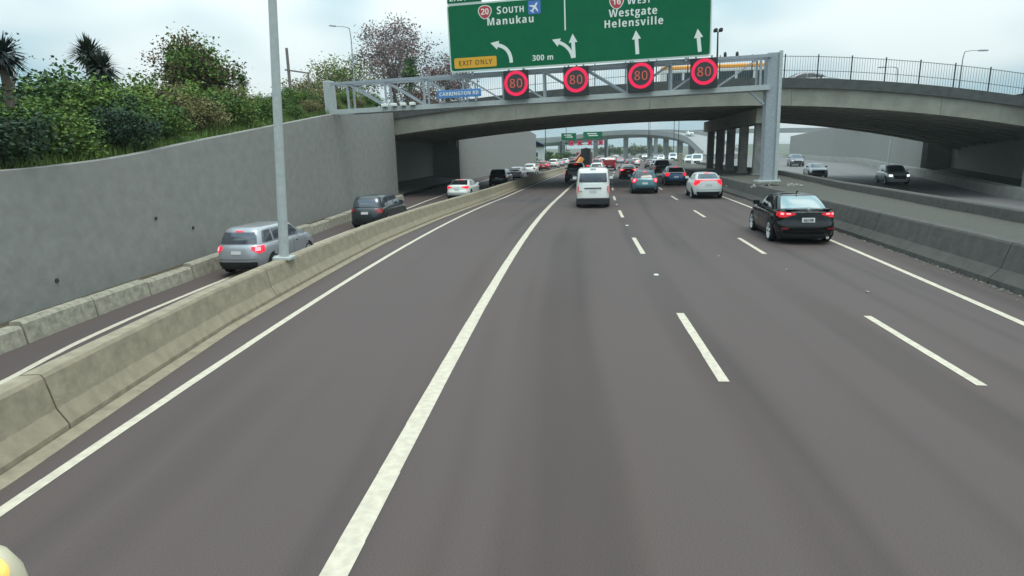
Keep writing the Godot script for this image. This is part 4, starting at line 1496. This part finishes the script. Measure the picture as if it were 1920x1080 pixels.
func crown_mesh(sd: int, rad: Vector3, clumps: int, leaves: int, size: float, pal: Array, shell := 0.55, clump_r := 0.3) -> Array:
	var r := RandomNumberGenerator.new()
	r.seed = sd
	var st := st_new()
	st.set_smooth_group(-1)
	var centres := []
	for c in clumps:
		var d := Vector3(r.randfn(), r.randfn() * 0.9 + 0.12, r.randfn()).normalized()
		var q := d * lerpf(shell, 1.0, pow(r.randf(), 0.7)) * r.randf_range(0.75, 1.08)
		var cc := q * rad
		centres.append(cc)
		var base: Color = pal[r.randi() % pal.size()]
		var cr := clump_r * r.randf_range(0.6, 1.25) * minf(rad.x, rad.y)
		for k in leaves:
			var o := Vector3(r.randfn(), r.randfn() * 0.75, r.randfn()) * cr * 0.55
			var p := cc + o
			var a := Vector3(r.randfn(), r.randfn() * 0.6, r.randfn()).normalized()
			var b := a.cross(Vector3(r.randfn(), r.randfn(), r.randfn())).normalized()
			var s := size * r.randf_range(0.6, 1.4)
			var v := r.randf_range(0.7, 1.35)
			st.set_color(Color(base.r * v, base.g * v, base.b * v))
			var tip := p + a * s
			var l := p + a * s * 0.45 + b * s * 0.32
			var rr := p + a * s * 0.5 - b * s * 0.32
			st.add_vertex(p); st.add_vertex(l); st.add_vertex(tip)
			st.add_vertex(p); st.add_vertex(tip); st.add_vertex(rr)
	return [done(st), centres]

func tree(called: String, label: String, category: String, at: Vector3, trunk_h: float, crown_h: float, rad: Vector3, clumps: int, leaves: int, size: float, pal: Array, tr: float, bark: Material, group := "", shell := 0.5, clump_r := 0.3) -> Node3D:
	var t := thing(called, label, category, at, 0.0, group)
	var cm := crown_mesh(label.hash() % 9999, rad, clumps, leaves, size, pal, shell, clump_r)
	var st := st_new()
	var top := Vector3(0.1 * trunk_h * rng.randf_range(-0.4, 0.4), trunk_h, 0)
	tube(st, [Vector3(0, -0.3, 0), top * 0.5 + Vector3(0.05, 0, 0), top, Vector3(top.x, crown_h, 0)], [tr, tr * 0.8, tr * 0.6, tr * 0.25], 9)
	part(t, "trunk", done(st), bark)
	st = st_new()
	var cs: Array = cm[1]
	for i in mini(cs.size(), 26):
		var e: Vector3 = Vector3(0, crown_h, 0) + cs[i] * 0.92
		var s := top.lerp(Vector3(top.x, crown_h, 0), rng.randf() * 0.7) if trunk_h < crown_h else top * 0.9
		tube(st, [s, s.lerp(e, 0.5) + Vector3(0, 0.12 * rad.y, 0), e], [tr * 0.35, tr * 0.22, tr * 0.06], 5)
	part(t, "limbs", done(st), bark)
	part(t, "crown", cm[0], leaf_mat(), Vector3(0, crown_h, 0))
	return t

func cabbage_tree(label: String, at: Vector3, h: float, heads: Array, col: Color, group := "cabbage trees on the bank") -> void:
	var t := thing("cabbage_tree", label, "tree", at, 0.0, group)
	for hd in heads:
		var st := st_new()
		tube(st, [Vector3.ZERO, Vector3(hd[0] * 0.3, h * 0.6, 0), Vector3(hd[0], h + hd[1], hd[2])], [0.16, 0.13, 0.1], 8)
		part(t, "trunk", done(st), mats["bark"])
		st = st_new()
		st.set_smooth_group(-1)
		for k in 260:
			var d := Vector3(rng.randfn(), rng.randfn() * 0.9 + 0.15, rng.randfn()).normalized()
			var L: float = hd[3] * rng.randf_range(0.7, 1.1)
			var b := d.cross(Vector3.UP).normalized() * 0.045
			var c := Vector3(hd[0], h + hd[1], hd[2])
			var mid := c + d * L * 0.55
			var tip := c + d * L + Vector3(0, -0.25 * L * (1.0 - absf(d.y)), 0)
			var v := rng.randf_range(0.7, 1.3)
			st.set_color(Color(col.r * v, col.g * v, col.b * v))
			st.add_vertex(c); st.add_vertex(mid + b); st.add_vertex(mid - b)
			st.add_vertex(mid + b); st.add_vertex(tip); st.add_vertex(mid - b)
		part(t, "leaf_head", done(st), leaf_mat())

func shrub_label(i: int, look: String, row: String) -> String:
	var nth := ["first", "second", "third", "fourth", "fifth", "sixth", "seventh", "eighth", "ninth", "tenth", "eleventh", "twelfth", "thirteenth", "fourteenth", "fifteenth", "sixteenth"]
	return "%s shrub on the left bank, %s of the %s row from the left" % [look, nth[i / 3], row]

func build_plants() -> void:
	var dark := [Color(0.025, 0.055, 0.02), Color(0.035, 0.075, 0.022), Color(0.022, 0.05, 0.03)]
	var mid := [Color(0.08, 0.155, 0.022), Color(0.115, 0.18, 0.028), Color(0.06, 0.12, 0.025)]
	var lime := [Color(0.12, 0.2, 0.03), Color(0.16, 0.22, 0.04), Color(0.09, 0.17, 0.025)]
	var olive := [Color(0.17, 0.16, 0.05), Color(0.2, 0.17, 0.07), Color(0.13, 0.14, 0.045)]
	var rust := [Color(0.12, 0.075, 0.03), Color(0.1, 0.05, 0.025), Color(0.07, 0.075, 0.025)]
	var pink := [Color(0.26, 0.17, 0.17), Color(0.2, 0.14, 0.15), Color(0.28, 0.21, 0.2)]
	var red := [Color(0.17, 0.06, 0.055), Color(0.13, 0.06, 0.05)]
	# shrubs on the bank, each with its own spot
	var kinds := [dark, mid, dark, mid, lime, olive, dark, mid, rust, olive]
	var looks := ["dark green", "mid green", "dark green", "leafy green", "bright lime", "olive", "dense dark", "bushy green", "rusty brown", "straw coloured"]
	var meshes := []
	for k in 10:
		meshes.append(crown_mesh(100 + k, Vector3(1.0, 0.85, 1.0), 80, 70, 0.085, kinds[k], 0.15, 0.3)[0])
	var spots := []
	for i in 46:
		var z: float = 11.0 + i * 0.84
		spots.append([z, 0.9 + 1.9 * (i % 3) + rng.randf_range(-0.4, 0.4), i])
	for q in spots:
		var z: float = q[0]
		var i: int = q[2]
		var d: float = q[1]
		var k: int = [0, 1, 6, 3, 4, 7][i % 6] if z < 26 else [3, 4, 5, 7, 9, 8, 1][i % 7]
		var sc := 0.75 + 0.55 * rng.randf() + (0.35 if d > 2.2 and z < 30 else 0.0)
		if z > 33: sc *= 0.72
		var x := wall_left(z) - 0.3 - d
		var y := wall_left_top(z) + d * 0.05 - 0.1
		var t := thing("shrub", shrub_label(i, looks[k], ["front", "middle", "back"][i % 3]), "shrub", V(x, y, z), rng.randf() * 6.0, "shrubs on the bank above the left wall")
		var c := part(t, "foliage", meshes[k], leaf_mat(), Vector3(0, 0.72 * sc, 0))
		c.scale = Vector3(sc * 1.1, sc, sc * 1.1)
		var st := st_new()
		for j in 4:
			tube(st, [Vector3.ZERO, Vector3(cos(j * 1.6) * 0.3, 0.5, sin(j * 1.6) * 0.3) * sc, Vector3(cos(j * 1.6) * 0.55, 1.0, sin(j * 1.6) * 0.55) * sc], [0.05, 0.035, 0.015], 5)
		part(t, "stems", done(st), mats["bark"])
	# grass along the wall top
	var st := st_new()
	st.set_smooth_group(-1)
	for k in 9000:
		var z := rng.randf_range(8.0, 46.0)
		var d := absf(rng.randfn(0.0, 1.2)) + 0.3
		var p := V(wall_left(z) - d, wall_left_top(z) - 0.15 + d * 0.05, z)
		var h := rng.randf_range(0.15, 0.5)
		var a := rng.randf() * TAU
		var b := Vector3(cos(a), 0, sin(a)) * 0.02
		var lean := Vector3(rng.randfn() * 0.12, 0, rng.randfn() * 0.12)
		var g := rng.randf()
		st.set_color(Color(0.07 + 0.07 * g, 0.15 + 0.03 * g, 0.015 + 0.03 * g))
		st.add_vertex(p - b); st.add_vertex(p + lean + Vector3.UP * h); st.add_vertex(p + b)
	tag(part(self, "grass", done(st), leaf_mat()), "bright green grass along the top of the left wall", "grass", "", "stuff")
	cabbage_tree("dark cabbage tree cut by the left edge of the picture", V(-14.75, 2.7, 19.0), 2.7, [[0.0, 0.5, 0.0, 0.75]], Color(0.02, 0.03, 0.03))
	cabbage_tree("tall twin headed cabbage tree left of the rusty tree", V(-15.85, 3.1, 25.0), 2.6, [[-0.2, 1.1, 0.0, 0.85], [0.4, 0.55, 0.3, 0.85]], Color(0.03, 0.045, 0.025))
	cabbage_tree("small cabbage tree between rusty tree and lamp post", V(-16.9, 4.6, 41.0), 2.6, [[0.0, 0.4, 0.0, 0.6]], Color(0.025, 0.045, 0.02))
	cabbage_tree("short pale cabbage tree beside the tall twin headed one", V(-18.6, 3.4, 30.0), 2.4, [[0.0, 0.5, 0.0, 0.7]], Color(0.05, 0.08, 0.03))
	tree("tree", "rusty brown and green bushy tree above the left wall", "tree", V(-16.4, 4.0, 34.0), 2.0, 3.1, Vector3(2.1, 2.2, 2.1), 250, 70, 0.15, rust + [mid[0], mid[1], olive[2]], 0.2, mats["bark"], "", 0.1, 0.26)
	tree("tree", "low green tree at the foot of the rusty one", "tree", V(-15.6, 3.8, 33.0), 1.0, 1.4, Vector3(1.9, 1.3, 1.7), 80, 70, 0.12, mid + lime, 0.14, mats["bark"], "", 0.35)
	tree("tree", "thin bare wispy tree beside the left cabbage tree", "tree", V(-17.6, 3.0, 23.0), 2.0, 3.0, Vector3(0.7, 1.6, 0.7), 14, 6, 0.12, [Color(0.12, 0.14, 0.14)], 0.05, mats["bark_grey"])
	tree("tree", "big pinkish half bare tree behind the gantry's left end", "tree", V(-15.4, 6.0, 88.0), 5.0, 9.7, Vector3(5.7, 5.5, 5.2), 210, 44, 0.28, pink, 0.42, mats["bark_grey"], "", 0.3, 0.22)
	tree("tree", "yellow green tree left of the pinkish bare tree", "tree", V(-21.6, 6.0, 84.0), 3.0, 5.6, Vector3(4.8, 4.4, 3.8), 170, 46, 0.26, olive + [lime[0], lime[1]], 0.25, mats["bark"], "", 0.35, 0.26)
	tree("tree", "straggly grey green tree next to the power pole", "tree", V(-23.4, 6.0, 74.0), 2.4, 3.6, Vector3(3.4, 2.6, 2.6), 100, 40, 0.24, olive, 0.2, mats["bark"], "", 0.35, 0.26)
	tree("tree", "reddish tree half hidden by the green sign", "tree", V(-9.0, 6.0, 96.0), 3.5, 7.6, Vector3(4.4, 4.2, 3.8), 160, 40, 0.26, red + pink, 0.28, mats["bark_grey"], "", 0.3, 0.24)
	tree("tree", "narrow dark green conifer in front of the pinkish tree", "tree", V(-12.0, 6.0, 80.0), 3.0, 6.8, Vector3(1.0, 2.4, 1.0), 50, 34, 0.26, mid + dark, 0.14, mats["bark"], "", 0.2, 0.4)
	tree("tree", "orange brown low tree behind the gantry truss", "tree", V(-12.0, 6.0, 84.0), 2.0, 3.2, Vector3(5.0, 2.6, 3.0), 130, 40, 0.26, rust + red, 0.2, mats["bark"], "", 0.3, 0.26)
	# bush above the right wall and scrub where the road bends away
	tree("shrub", "yellow green bush on top of the right wall under the overpass", "shrub", V(56.0, 6.1, 100.0), 0.6, 1.4, Vector3(3.4, 1.6, 2.2), 70, 30, 0.32, olive + lime, 0.12, mats["bark"], "bushes above the right wall", 0.3)
	tree("shrub", "long dark bush on the right wall behind the first", "shrub", V(63.0, 6.1, 112.0), 0.6, 1.5, Vector3(4.5, 1.5, 2.2), 70, 30, 0.34, olive + mid, 0.12, mats["bark"], "bushes above the right wall", 0.3)
	for i in 9:
		tree("shrub", "distant green bush under the viaduct, %s from the left" % ["first", "second", "third", "fourth", "fifth", "sixth", "seventh", "eighth", "ninth"][i], "shrub", V(62.0 + i * 5.6, -0.5, 424.0), 1.0, 3.6, Vector3(4.0, 3.4 + 0.8 * sin(i * 2.0), 3.0), 40, 18, 0.9, mid + olive, 0.2, mats["bark"], "distant bushes under the viaduct", 0.3)
	for i in 5:
		tree("shrub", "green bush by the house beyond the left wall, %s" % ["nearest", "second", "third", "fourth", "farthest"][i], "shrub", V(3.5 + i * 4.2, -0.2, 128.0 + i * 22.0), 0.8, 1.8, Vector3(2.4, 1.8, 2.2), 40, 22, 0.4, mid + dark, 0.14, mats["bark"], "bushes beyond the left wall", 0.3)

# ---------------------------------------------------------------- traffic
func turn_for(slope: float) -> float: return -atan(slope)

func rear_at(x: float, y: float, z: float, slope: float, half: float) -> Vector3:   # centre of a car whose tail is at x, z
	var f := Vector3(slope, 0, -1).normalized()
	return Vector3(x, y, -z) + f * half

func build_traffic() -> void:
	var white := paint("white", lin(0.84, 0.86, 0.81), 0.0, 0.4)
	var pearl := paint("pearl", lin(0.8, 0.82, 0.79), 0.0)
	var black := plain_mat("paint_black", lin(0.004, 0.0045, 0.006), 0.08, 0.0, 0.0)
	black.metallic_specular = 0.45
	var silver := paint("silver", lin(0.4, 0.41, 0.44), 0.4)
	var grey := paint("grey", lin(0.12, 0.13, 0.145), 0.4)
	var navy := paint("navy", lin(0.015, 0.075, 0.17), 0.2)
	var teal := paint("teal", lin(0.07, 0.19, 0.23), 0.25)
	var red := paint("red", lin(0.3, 0.012, 0.02), 0.1)
	var dark := paint("charcoal", lin(0.028, 0.033, 0.038), 0.3)
	# --- motorway
	var van := make_car("van", "van", "white delivery van ahead in the lane right of the wide line", "van", rear_at(4.12, 0, 30.9, 0.14, 2.35), turn_for(0.13), {"paint": white, "lamps": "tail", "glass": "glass_grey", "side_lamps": false})
	var st := st_new()
	box(st, Vector3(0, 1.0, 2.355), Vector3(0.84, 0.045, 0.03))
	part(van, "handle_bar", done(st), mats["trim"])
	st = st_new()
	box(st, Vector3(0, 1.93, 2.19), Vector3(0.3, 0.035, 0.03))
	part(van, "high_lamp", done(st), mats["trim"])
	st = st_new()
	cbox(st, Vector3(0, 0.36, 2.34), Vector3(1.66, 0.3, 0.1), 0.03)
	part(van, "step_bumper", done(st), mats["trim"])
	st = st_new()
	box(st, Vector3(-0.62, 0.84, 2.352), Vector3(0.18, 0.05, 0.01))
	part(van, "badge", done(st), mats["chrome"])
	var sed := make_car("sedan", "sedan", "glossy black sedan in the right lane beside the median", "car", rear_at(8.5, 0, 17.35, 0.185, 2.42), turn_for(0.19), {"paint": black, "lamps": "tail", "glass": "glass", "rear_glass": "glass_film", "bumper": "trim"})
	sed.scale = Vector3.ONE * 0.955
	st = st_new()
	box(st, Vector3(0, 0.985, 2.345), Vector3(0.95, 0.03, 0.03))
	part(sed, "boot_chrome", done(st), mats["chrome"])
	st = st_new()
	box(st, Vector3(0, 1.06, 2.25), Vector3(1.3, 0.03, 0.12))
	part(sed, "boot_spoiler", done(st), black)
	st = st_new()
	beam(st, Vector3(0, 1.46, 0.75), Vector3(0, 1.53, 0.92), 0.03, 0.05)
	part(sed, "aerial", done(st), black)
	st = st_new()
	tube(st, [Vector3(0, 1.045, 2.345), Vector3(0, 1.045, 2.37)], [0.055, 0.05], 12)
	part(sed, "badge", done(st), mats["chrome"])
	st = st_new()
	tube(st, [Vector3(0.55, 0.24, 2.2), Vector3(0.55, 0.24, 2.44)], [0.045, 0.045], 10)
	part(sed, "exhaust", done(st), mats["chrome"])
	for x in [-0.62, 0.62]:
		st = st_new()
		box(st, Vector3(x, 0.5, 2.36), Vector3(0.24, 0.04, 0.03), Basis(Vector3.UP, 0.12 * signf(x)))
		part(sed, "reflector", done(st), mats["lens_red"])
	var sp := car_spec("sedan")
	var pc := body_at(sp, 0, 0.0, 0.72)
	text_part(sed, "plate_lettering", "KJC98", 0.075, Vector3(0, pc.y + 0.005, pc.z + 0.028), mats["sign_black"], 700, 0.004)
	for l in [[0.56, 0.7, 0.865, 0.9], [0.78, 0.9, 0.85, 0.9]]:
		for sg in [-1.0, 1.0]:
			part(sed, "lamp_core", patch(sp, 0, 0, minf(l[0] * sg, l[1] * sg), maxf(l[0] * sg, l[1] * sg), l[2], l[3], 0.022), mats["brake_hot"])
	var pri := make_car("hatchback", "liftback", "white liftback with wedge tail braking in the right lane past the black sedan", "car", rear_at(11.3, 0, 35.2, 0.17, 2.25), turn_for(0.17), {"paint": pearl, "lamps": "brake", "glass": "glass", "bumper": "trim"})
	st = st_new()
	box(st, Vector3(0, 1.075, 2.2), Vector3(1.36, 0.035, 0.1))
	part(pri, "light_bar", done(st), mats["brake_on"])
	var tl := make_car("hatchback", "hatch", "teal hatchback braking in the middle lane", "car", rear_at(8.85, 0, 40.6, 0.16, 2.12), turn_for(0.16), {"paint": teal, "lamps": "hot", "glass": "glass"})
	tl.set_meta("state", "braking")
	make_car("hatchback", "hatch", "dark blue hatchback with white roof ahead of the white liftback", "car", rear_at(13.35, 0, 49.8, 0.16, 2.12), turn_for(0.16), {"paint": navy, "roof": white, "lamps": "brake", "glass": "glass"})
	make_car("sedan", "sedan", "red sedan with bright brake lamps ahead of the teal hatchback", "car", rear_at(12.2, 0, 64.0, 0.175, 2.42), turn_for(0.175), {"paint": red, "roof": white, "lamps": "hot", "glass": "glass"})
	make_car("pickup", "ute", "black pickup with pale bumper ahead in the right lane", "pickup", rear_at(16.4, 0, 66.5, 0.175, 2.6), turn_for(0.175), {"paint": black, "lamps": "tail", "glass": "glass_grey", "bumper": "chrome"})
	var ru := make_car("pickup", "ute", "red pickup with red tailgate beyond the white van", "pickup", rear_at(14.9, 0, 93.0, 0.185, 2.6), turn_for(0.185), {"paint": red, "lamps": "brake", "glass": "glass", "roof": white})
	st = st_new()
	cbox(st, Vector3(0, 1.35, 1.6), Vector3(1.8, 0.5, 2.0), 0.05)
	part(ru, "canopy", done(st), red)
	make_car("pickup", "ute", "dark pickup with red lamps just past the white van's left side", "pickup", rear_at(6.0, 0, 58.0, 0.17, 2.6), turn_for(0.17), {"paint": dark, "lamps": "brake", "glass": "glass", "bumper": "chrome"})
	make_car("car", "hatch", "white hatchback beside the loader truck past the van", "car", rear_at(10.3, 0, 74.0, 0.18, 2.12), turn_for(0.18), {"paint": white, "lamps": "tail"})
	var far := [[17.6, 118.0, "suv", white, "brake", "white"], [20.2, 138.0, "sedan", red, "brake", "red"], [23.2, 146.0, "hatch", white, "brake", "white"], [26.6, 150.0, "sedan", silver, "brake", "silver"], [21.6, 112.0, "sedan", dark, "tail", "charcoal"], [19.9, 84.0, "suv", silver, "off", "silver"], [22.6, 100.0, "hatch", grey, "off", "grey"], [24.0, 119.0, "hatch", white, "brake", "white"], [31.0, 182.0, "suv", white, "brake", "white"], [27.8, 196.0, "sedan", red, "brake", "red"], [34.6, 210.0, "hatch", silver, "brake", "silver"], [15.0, 107.0, "suv", grey, "brake", "grey"], [18.6, 128.0, "hatch", grey, "brake", "dark grey"], [28.6, 164.0, "hatch", grey, "brake", "slate"], [23.0, 158.0, "suv", dark, "brake", "black"], [25.4, 172.0, "sedan", white, "brake", "pale"], [33.4, 200.0, "sedan", dark, "brake", "dark"]]
	var nth := ["very", "second", "third", "fourth", "fifth", "sixth", "seventh", "eighth", "ninth", "tenth", "eleventh", "twelfth", "thirteenth", "fourteenth", "fifteenth", "sixteenth", "seventeenth"]
	for i in far.size():
		var q: Array = far[i]
		make_car("distant_car", q[2], "%s %s in the distant queue on the motorway, %s nearest of these" % [q[5], {"suv": "four wheel drive", "sedan": "sedan", "hatch": "hatchback"}[q[2]], nth[far.filter(func(e): return e[1] < q[1]).size()]], "car", rear_at(q[0], 0, q[1], 0.19, 2.2), turn_for(0.19), {"paint": q[3], "lamps": q[4]}, "distant cars queueing on the motorway")
	loader_truck(rear_at(9.9, 0, 86.0, 0.19, 3.6), turn_for(0.19))
	# --- ramp on the left
	var sv := make_car("hatchback", "suv", "silver crossover braking on the ramp behind the lamp post", "car", rear_at(-9.2, ramp_y(22), 20.2, 0.13, 2.29), turn_for(0.13), {"paint": silver, "lamps": "hot", "glass": "glass_grey"})
	sv.scale = Vector3(0.97, 0.97, 0.97)
	make_car("suv", "suv", "charcoal four wheel drive on the ramp beyond the silver crossover", "car", rear_at(-7.35, ramp_y(32), 31.0, 0.15, 2.29), turn_for(0.15), {"paint": dark, "lamps": "off", "glass": "glass_grey"})
	var rs := [[-3.9, 46.0, "sedan", white, "brake", "white sedan with red lamps on the ramp at the shaded abutment"], [-1.2, 60.0, "suv", dark, "off", "dark four wheel drive on the ramp past the shaded abutment"], [0.6, 71.0, "hatch", silver, "off", "silver hatchback on the ramp along the pale far wall"], [2.6, 83.0, "hatch", white, "off", "white hatchback on the ramp along the far wall"],
		[5.6, 103.0, "hatch", red, "brake", "red lit hatchback on the ramp near the end of the left wall"], [8.2, 117.0, "suv", white, "brake", "white four wheel drive on the ramp past the wall end"], [10.4, 130.0, "sedan", silver, "brake", "silver sedan on the ramp beside the blue roofed house"], [13.0, 146.0, "hatch", white, "brake", "white hatchback on the ramp past the house"], [16.2, 164.0, "suv", dark, "brake", "dark four wheel drive on the far ramp, second last"], [19.6, 184.0, "sedan", white, "brake", "white sedan on the far ramp, the last in view"]]
	for q in rs:
		make_car("ramp_car", q[2], q[5], "car", rear_at(q[0], ramp_y(q[1] + 2), q[1], 0.17, 2.2), turn_for(0.17), {"paint": q[3], "lamps": q[4]}, "cars queueing on the left ramp")
	# --- oncoming
	var on := [[34.6, 56.2, "suv", paint("light_silver", lin(0.5, 0.52, 0.53), 0.3), "lit", "silver four wheel drive with lit headlamps coming under the overpass", "car"], [32.4, 66.0, "sedan", paint("steel", lin(0.2, 0.21, 0.23), 0.4), "off", "grey sedan coming toward us behind the median right of the gantry column", "car"], [41.2, 90.0, "suv", grey, "off", "grey four wheel drive coming along the right wall", "car"], [27.6, 92.0, "van", white, "off", "white van coming toward us left of the bridge columns", "van"], [30.6, 106.0, "suv", white, "off", "white four wheel drive following the white van on the oncoming side", "car"],
		[34.0, 130.0, "van", white, "lit", "distant white van coming on the oncoming side", "van"], [36.4, 150.0, "hatch", white, "lit", "distant white hatchback behind the distant white van", "car"], [40.5, 172.0, "sedan", silver, "off", "tiny silver sedan far back on the oncoming side", "car"], [44.4, 205.0, "hatch", white, "lit", "tiny white hatchback farthest back on the oncoming side", "car"]]
	for q in on:
		make_car("oncoming_vehicle", q[2], q[5], q[6], V(q[0], onc_y(q[1]), q[1]), turn_for(0.3) + PI, {"paint": q[3], "lamps": "off", "front": q[4], "glass": "glass_grey"}, "vehicles on the oncoming side")
	make_car("viaduct_car", "suv", "white four wheel drive coming down the curved viaduct", "car", V(63.6, 7.65, 222.0), PI, {"paint": white, "lamps": "off", "front": "lit"})
	# --- on the overpass
	var bc := br(14.2) + br_in() * 3.0
	bc.y = br_y(14.2) + 1.2
	make_car("sedan", "sedan", "grey sedan on the overpass behind the parapet right of the gantry", "car", bc, BR_YAW * -1.0 - PI * 0.5, {"paint": grey, "lamps": "off"})
	bus(br(8.8) + br_in() * 12.0 + Vector3.UP * (br_y(8.6) + 1.2))

func loader_truck(at: Vector3, turn: float) -> void:
	var t := thing("loader_truck", "black loader truck with orange rear and red crane past the white van", "truck", at, turn)
	var st := st_new()
	cbox(st, Vector3(0, 0.9, 0.2), Vector3(2.3, 0.4, 7.0), 0.04)
	part(t, "chassis", done(st), mats["trim"])
	st = st_new()
	cbox(st, Vector3(0, 1.9, -2.7), Vector3(2.3, 2.0, 1.7), 0.15)
	part(t, "cab", done(st), paint("truck_red", lin(0.2, 0.02, 0.03)))
	st = st_new()
	cbox(st, Vector3(0.45, 2.2, 0.6), Vector3(1.3, 2.2, 2.4), 0.08)
	part(t, "bin", done(st), mats["black_box"])
	st = st_new()
	beam(st, Vector3(0.0, 2.0, 2.6), Vector3(-0.6, 1.0, 3.1), 0.6, 0.5)
	part(t, "tail_board", done(st), plain_mat("truck_orange", lin(0.7, 0.28, 0.06), 0.6))
	st = st_new()
	beam(st, Vector3(-0.9, 1.6, 1.8), Vector3(0.4, 3.2, 0.6), 0.4, 0.5)
	part(t, "crane_boom", done(st), paint("truck_red", lin(0.2, 0.02, 0.03)))
	st = st_new()
	tube(st, [Vector3(1.05, 1.0, 2.4), Vector3(1.05, 3.2, 2.0), Vector3(0.4, 3.35, 1.6)], [0.1, 0.1, 0.08], 8)
	part(t, "frame_hoop", done(st), mats["black_box"])
	for x in [-0.95, 0.95]:
		for z in [-2.4, 1.6, 2.7]:
			var w := part(t, "wheel", cached("tyre0.480", tyre_mesh.bind(0.48)), mats["tyre"], Vector3(x, 0.48, z))
			if x < 0: w.rotation.y = PI
			part(w, "rim", cached("rim0.480", rim_mesh.bind(0.48)), mats["rim"])
		st = st_new()
		box(st, Vector3(x * 0.9, 0.95, 3.72), Vector3(0.3, 0.16, 0.04))
		part(t, "tail_lamp", done(st), mats["brake_on"])

func bus(at: Vector3) -> void:
	var t := thing("bus", "white bus with orange roof band crossing the overpass behind the gantry", "bus", at, BR_YAW * -1.0 - PI * 0.5)
	var st := st_new()
	cbox(st, Vector3(0, 1.5, 0), Vector3(2.5, 2.5, 9.6), 0.12)
	part(t, "body", done(st), paint("bus_white", lin(0.55, 0.56, 0.55)))
	st = st_new()
	cbox(st, Vector3(0, 2.88, 0), Vector3(2.44, 0.3, 9.5), 0.1)
	part(t, "roof_band", done(st), plain_mat("bus_orange", lin(0.75, 0.3, 0.03), 0.45))
	for sg in [-1.0, 1.0]:
		for i in 6:
			st = st_new()
			cbox(st, Vector3(sg * 1.255, 2.0, -3.9 + i * 1.5), Vector3(0.02, 0.9, 1.3), 0.01)
			part(t, "window", done(st), mats["glass"])
		for z in [-2.9, 2.6]:
			var w := part(t, "wheel", cached("tyre0.480", tyre_mesh.bind(0.48)), mats["tyre"], Vector3(sg * 1.16, 0.48, z))
			if sg < 0: w.rotation.y = PI
			part(w, "rim", cached("rim0.480", rim_mesh.bind(0.48)), mats["rim"])
	st = st_new()
	cbox(st, Vector3(0, 1.9, -4.81), Vector3(2.2, 1.4, 0.02), 0.01)
	part(t, "windscreen", done(st), mats["glass"])

# ---------------------------------------------------------------- the corner of the truck that carries the camera
func build_own_truck() -> void:
	var t := thing("truck_corner", "cream truck corner with lit amber side lamp at the lower left edge", "truck part", Vector3(-1.215, 1.835, -1.2))
	var st := st_new()
	lathe(st, [Vector2(0.001, 0.085), Vector2(0.04, 0.078), Vector2(0.07, 0.055), Vector2(0.09, 0.01), Vector2(0.1, -0.08), Vector2(0.105, -0.4), Vector2(0.001, -0.42)], 24)
	part(t, "corner_cap", done(st), plain_mat("truck_cream", lin(0.62, 0.56, 0.4), 0.5, 0.0, 0.4))
	st = st_new()
	lathe(st, [Vector2(0.001, 0.024), Vector2(0.02, 0.02), Vector2(0.03, 0.006), Vector2(0.032, -0.02), Vector2(0.001, -0.025)], 18, Basis(Vector3(0, 1, 0), Vector3(0.8, 0.25, 0.55).normalized(), Vector3(-0.55, 0, 0.8)).orthonormalized(), Vector3(0.08, 0.05, 0.035))
	part(t, "side_lamp", done(st), mats["indicator_on"])
	st = st_new()
	cbox(st, Vector3(-0.35, -0.75, 0.1), Vector3(0.8, 0.7, 0.5), 0.1)
	part(t, "bonnet_panel", done(st), plain_mat("truck_cream", lin(0.62, 0.56, 0.4), 0.5, 0.0, 0.4))
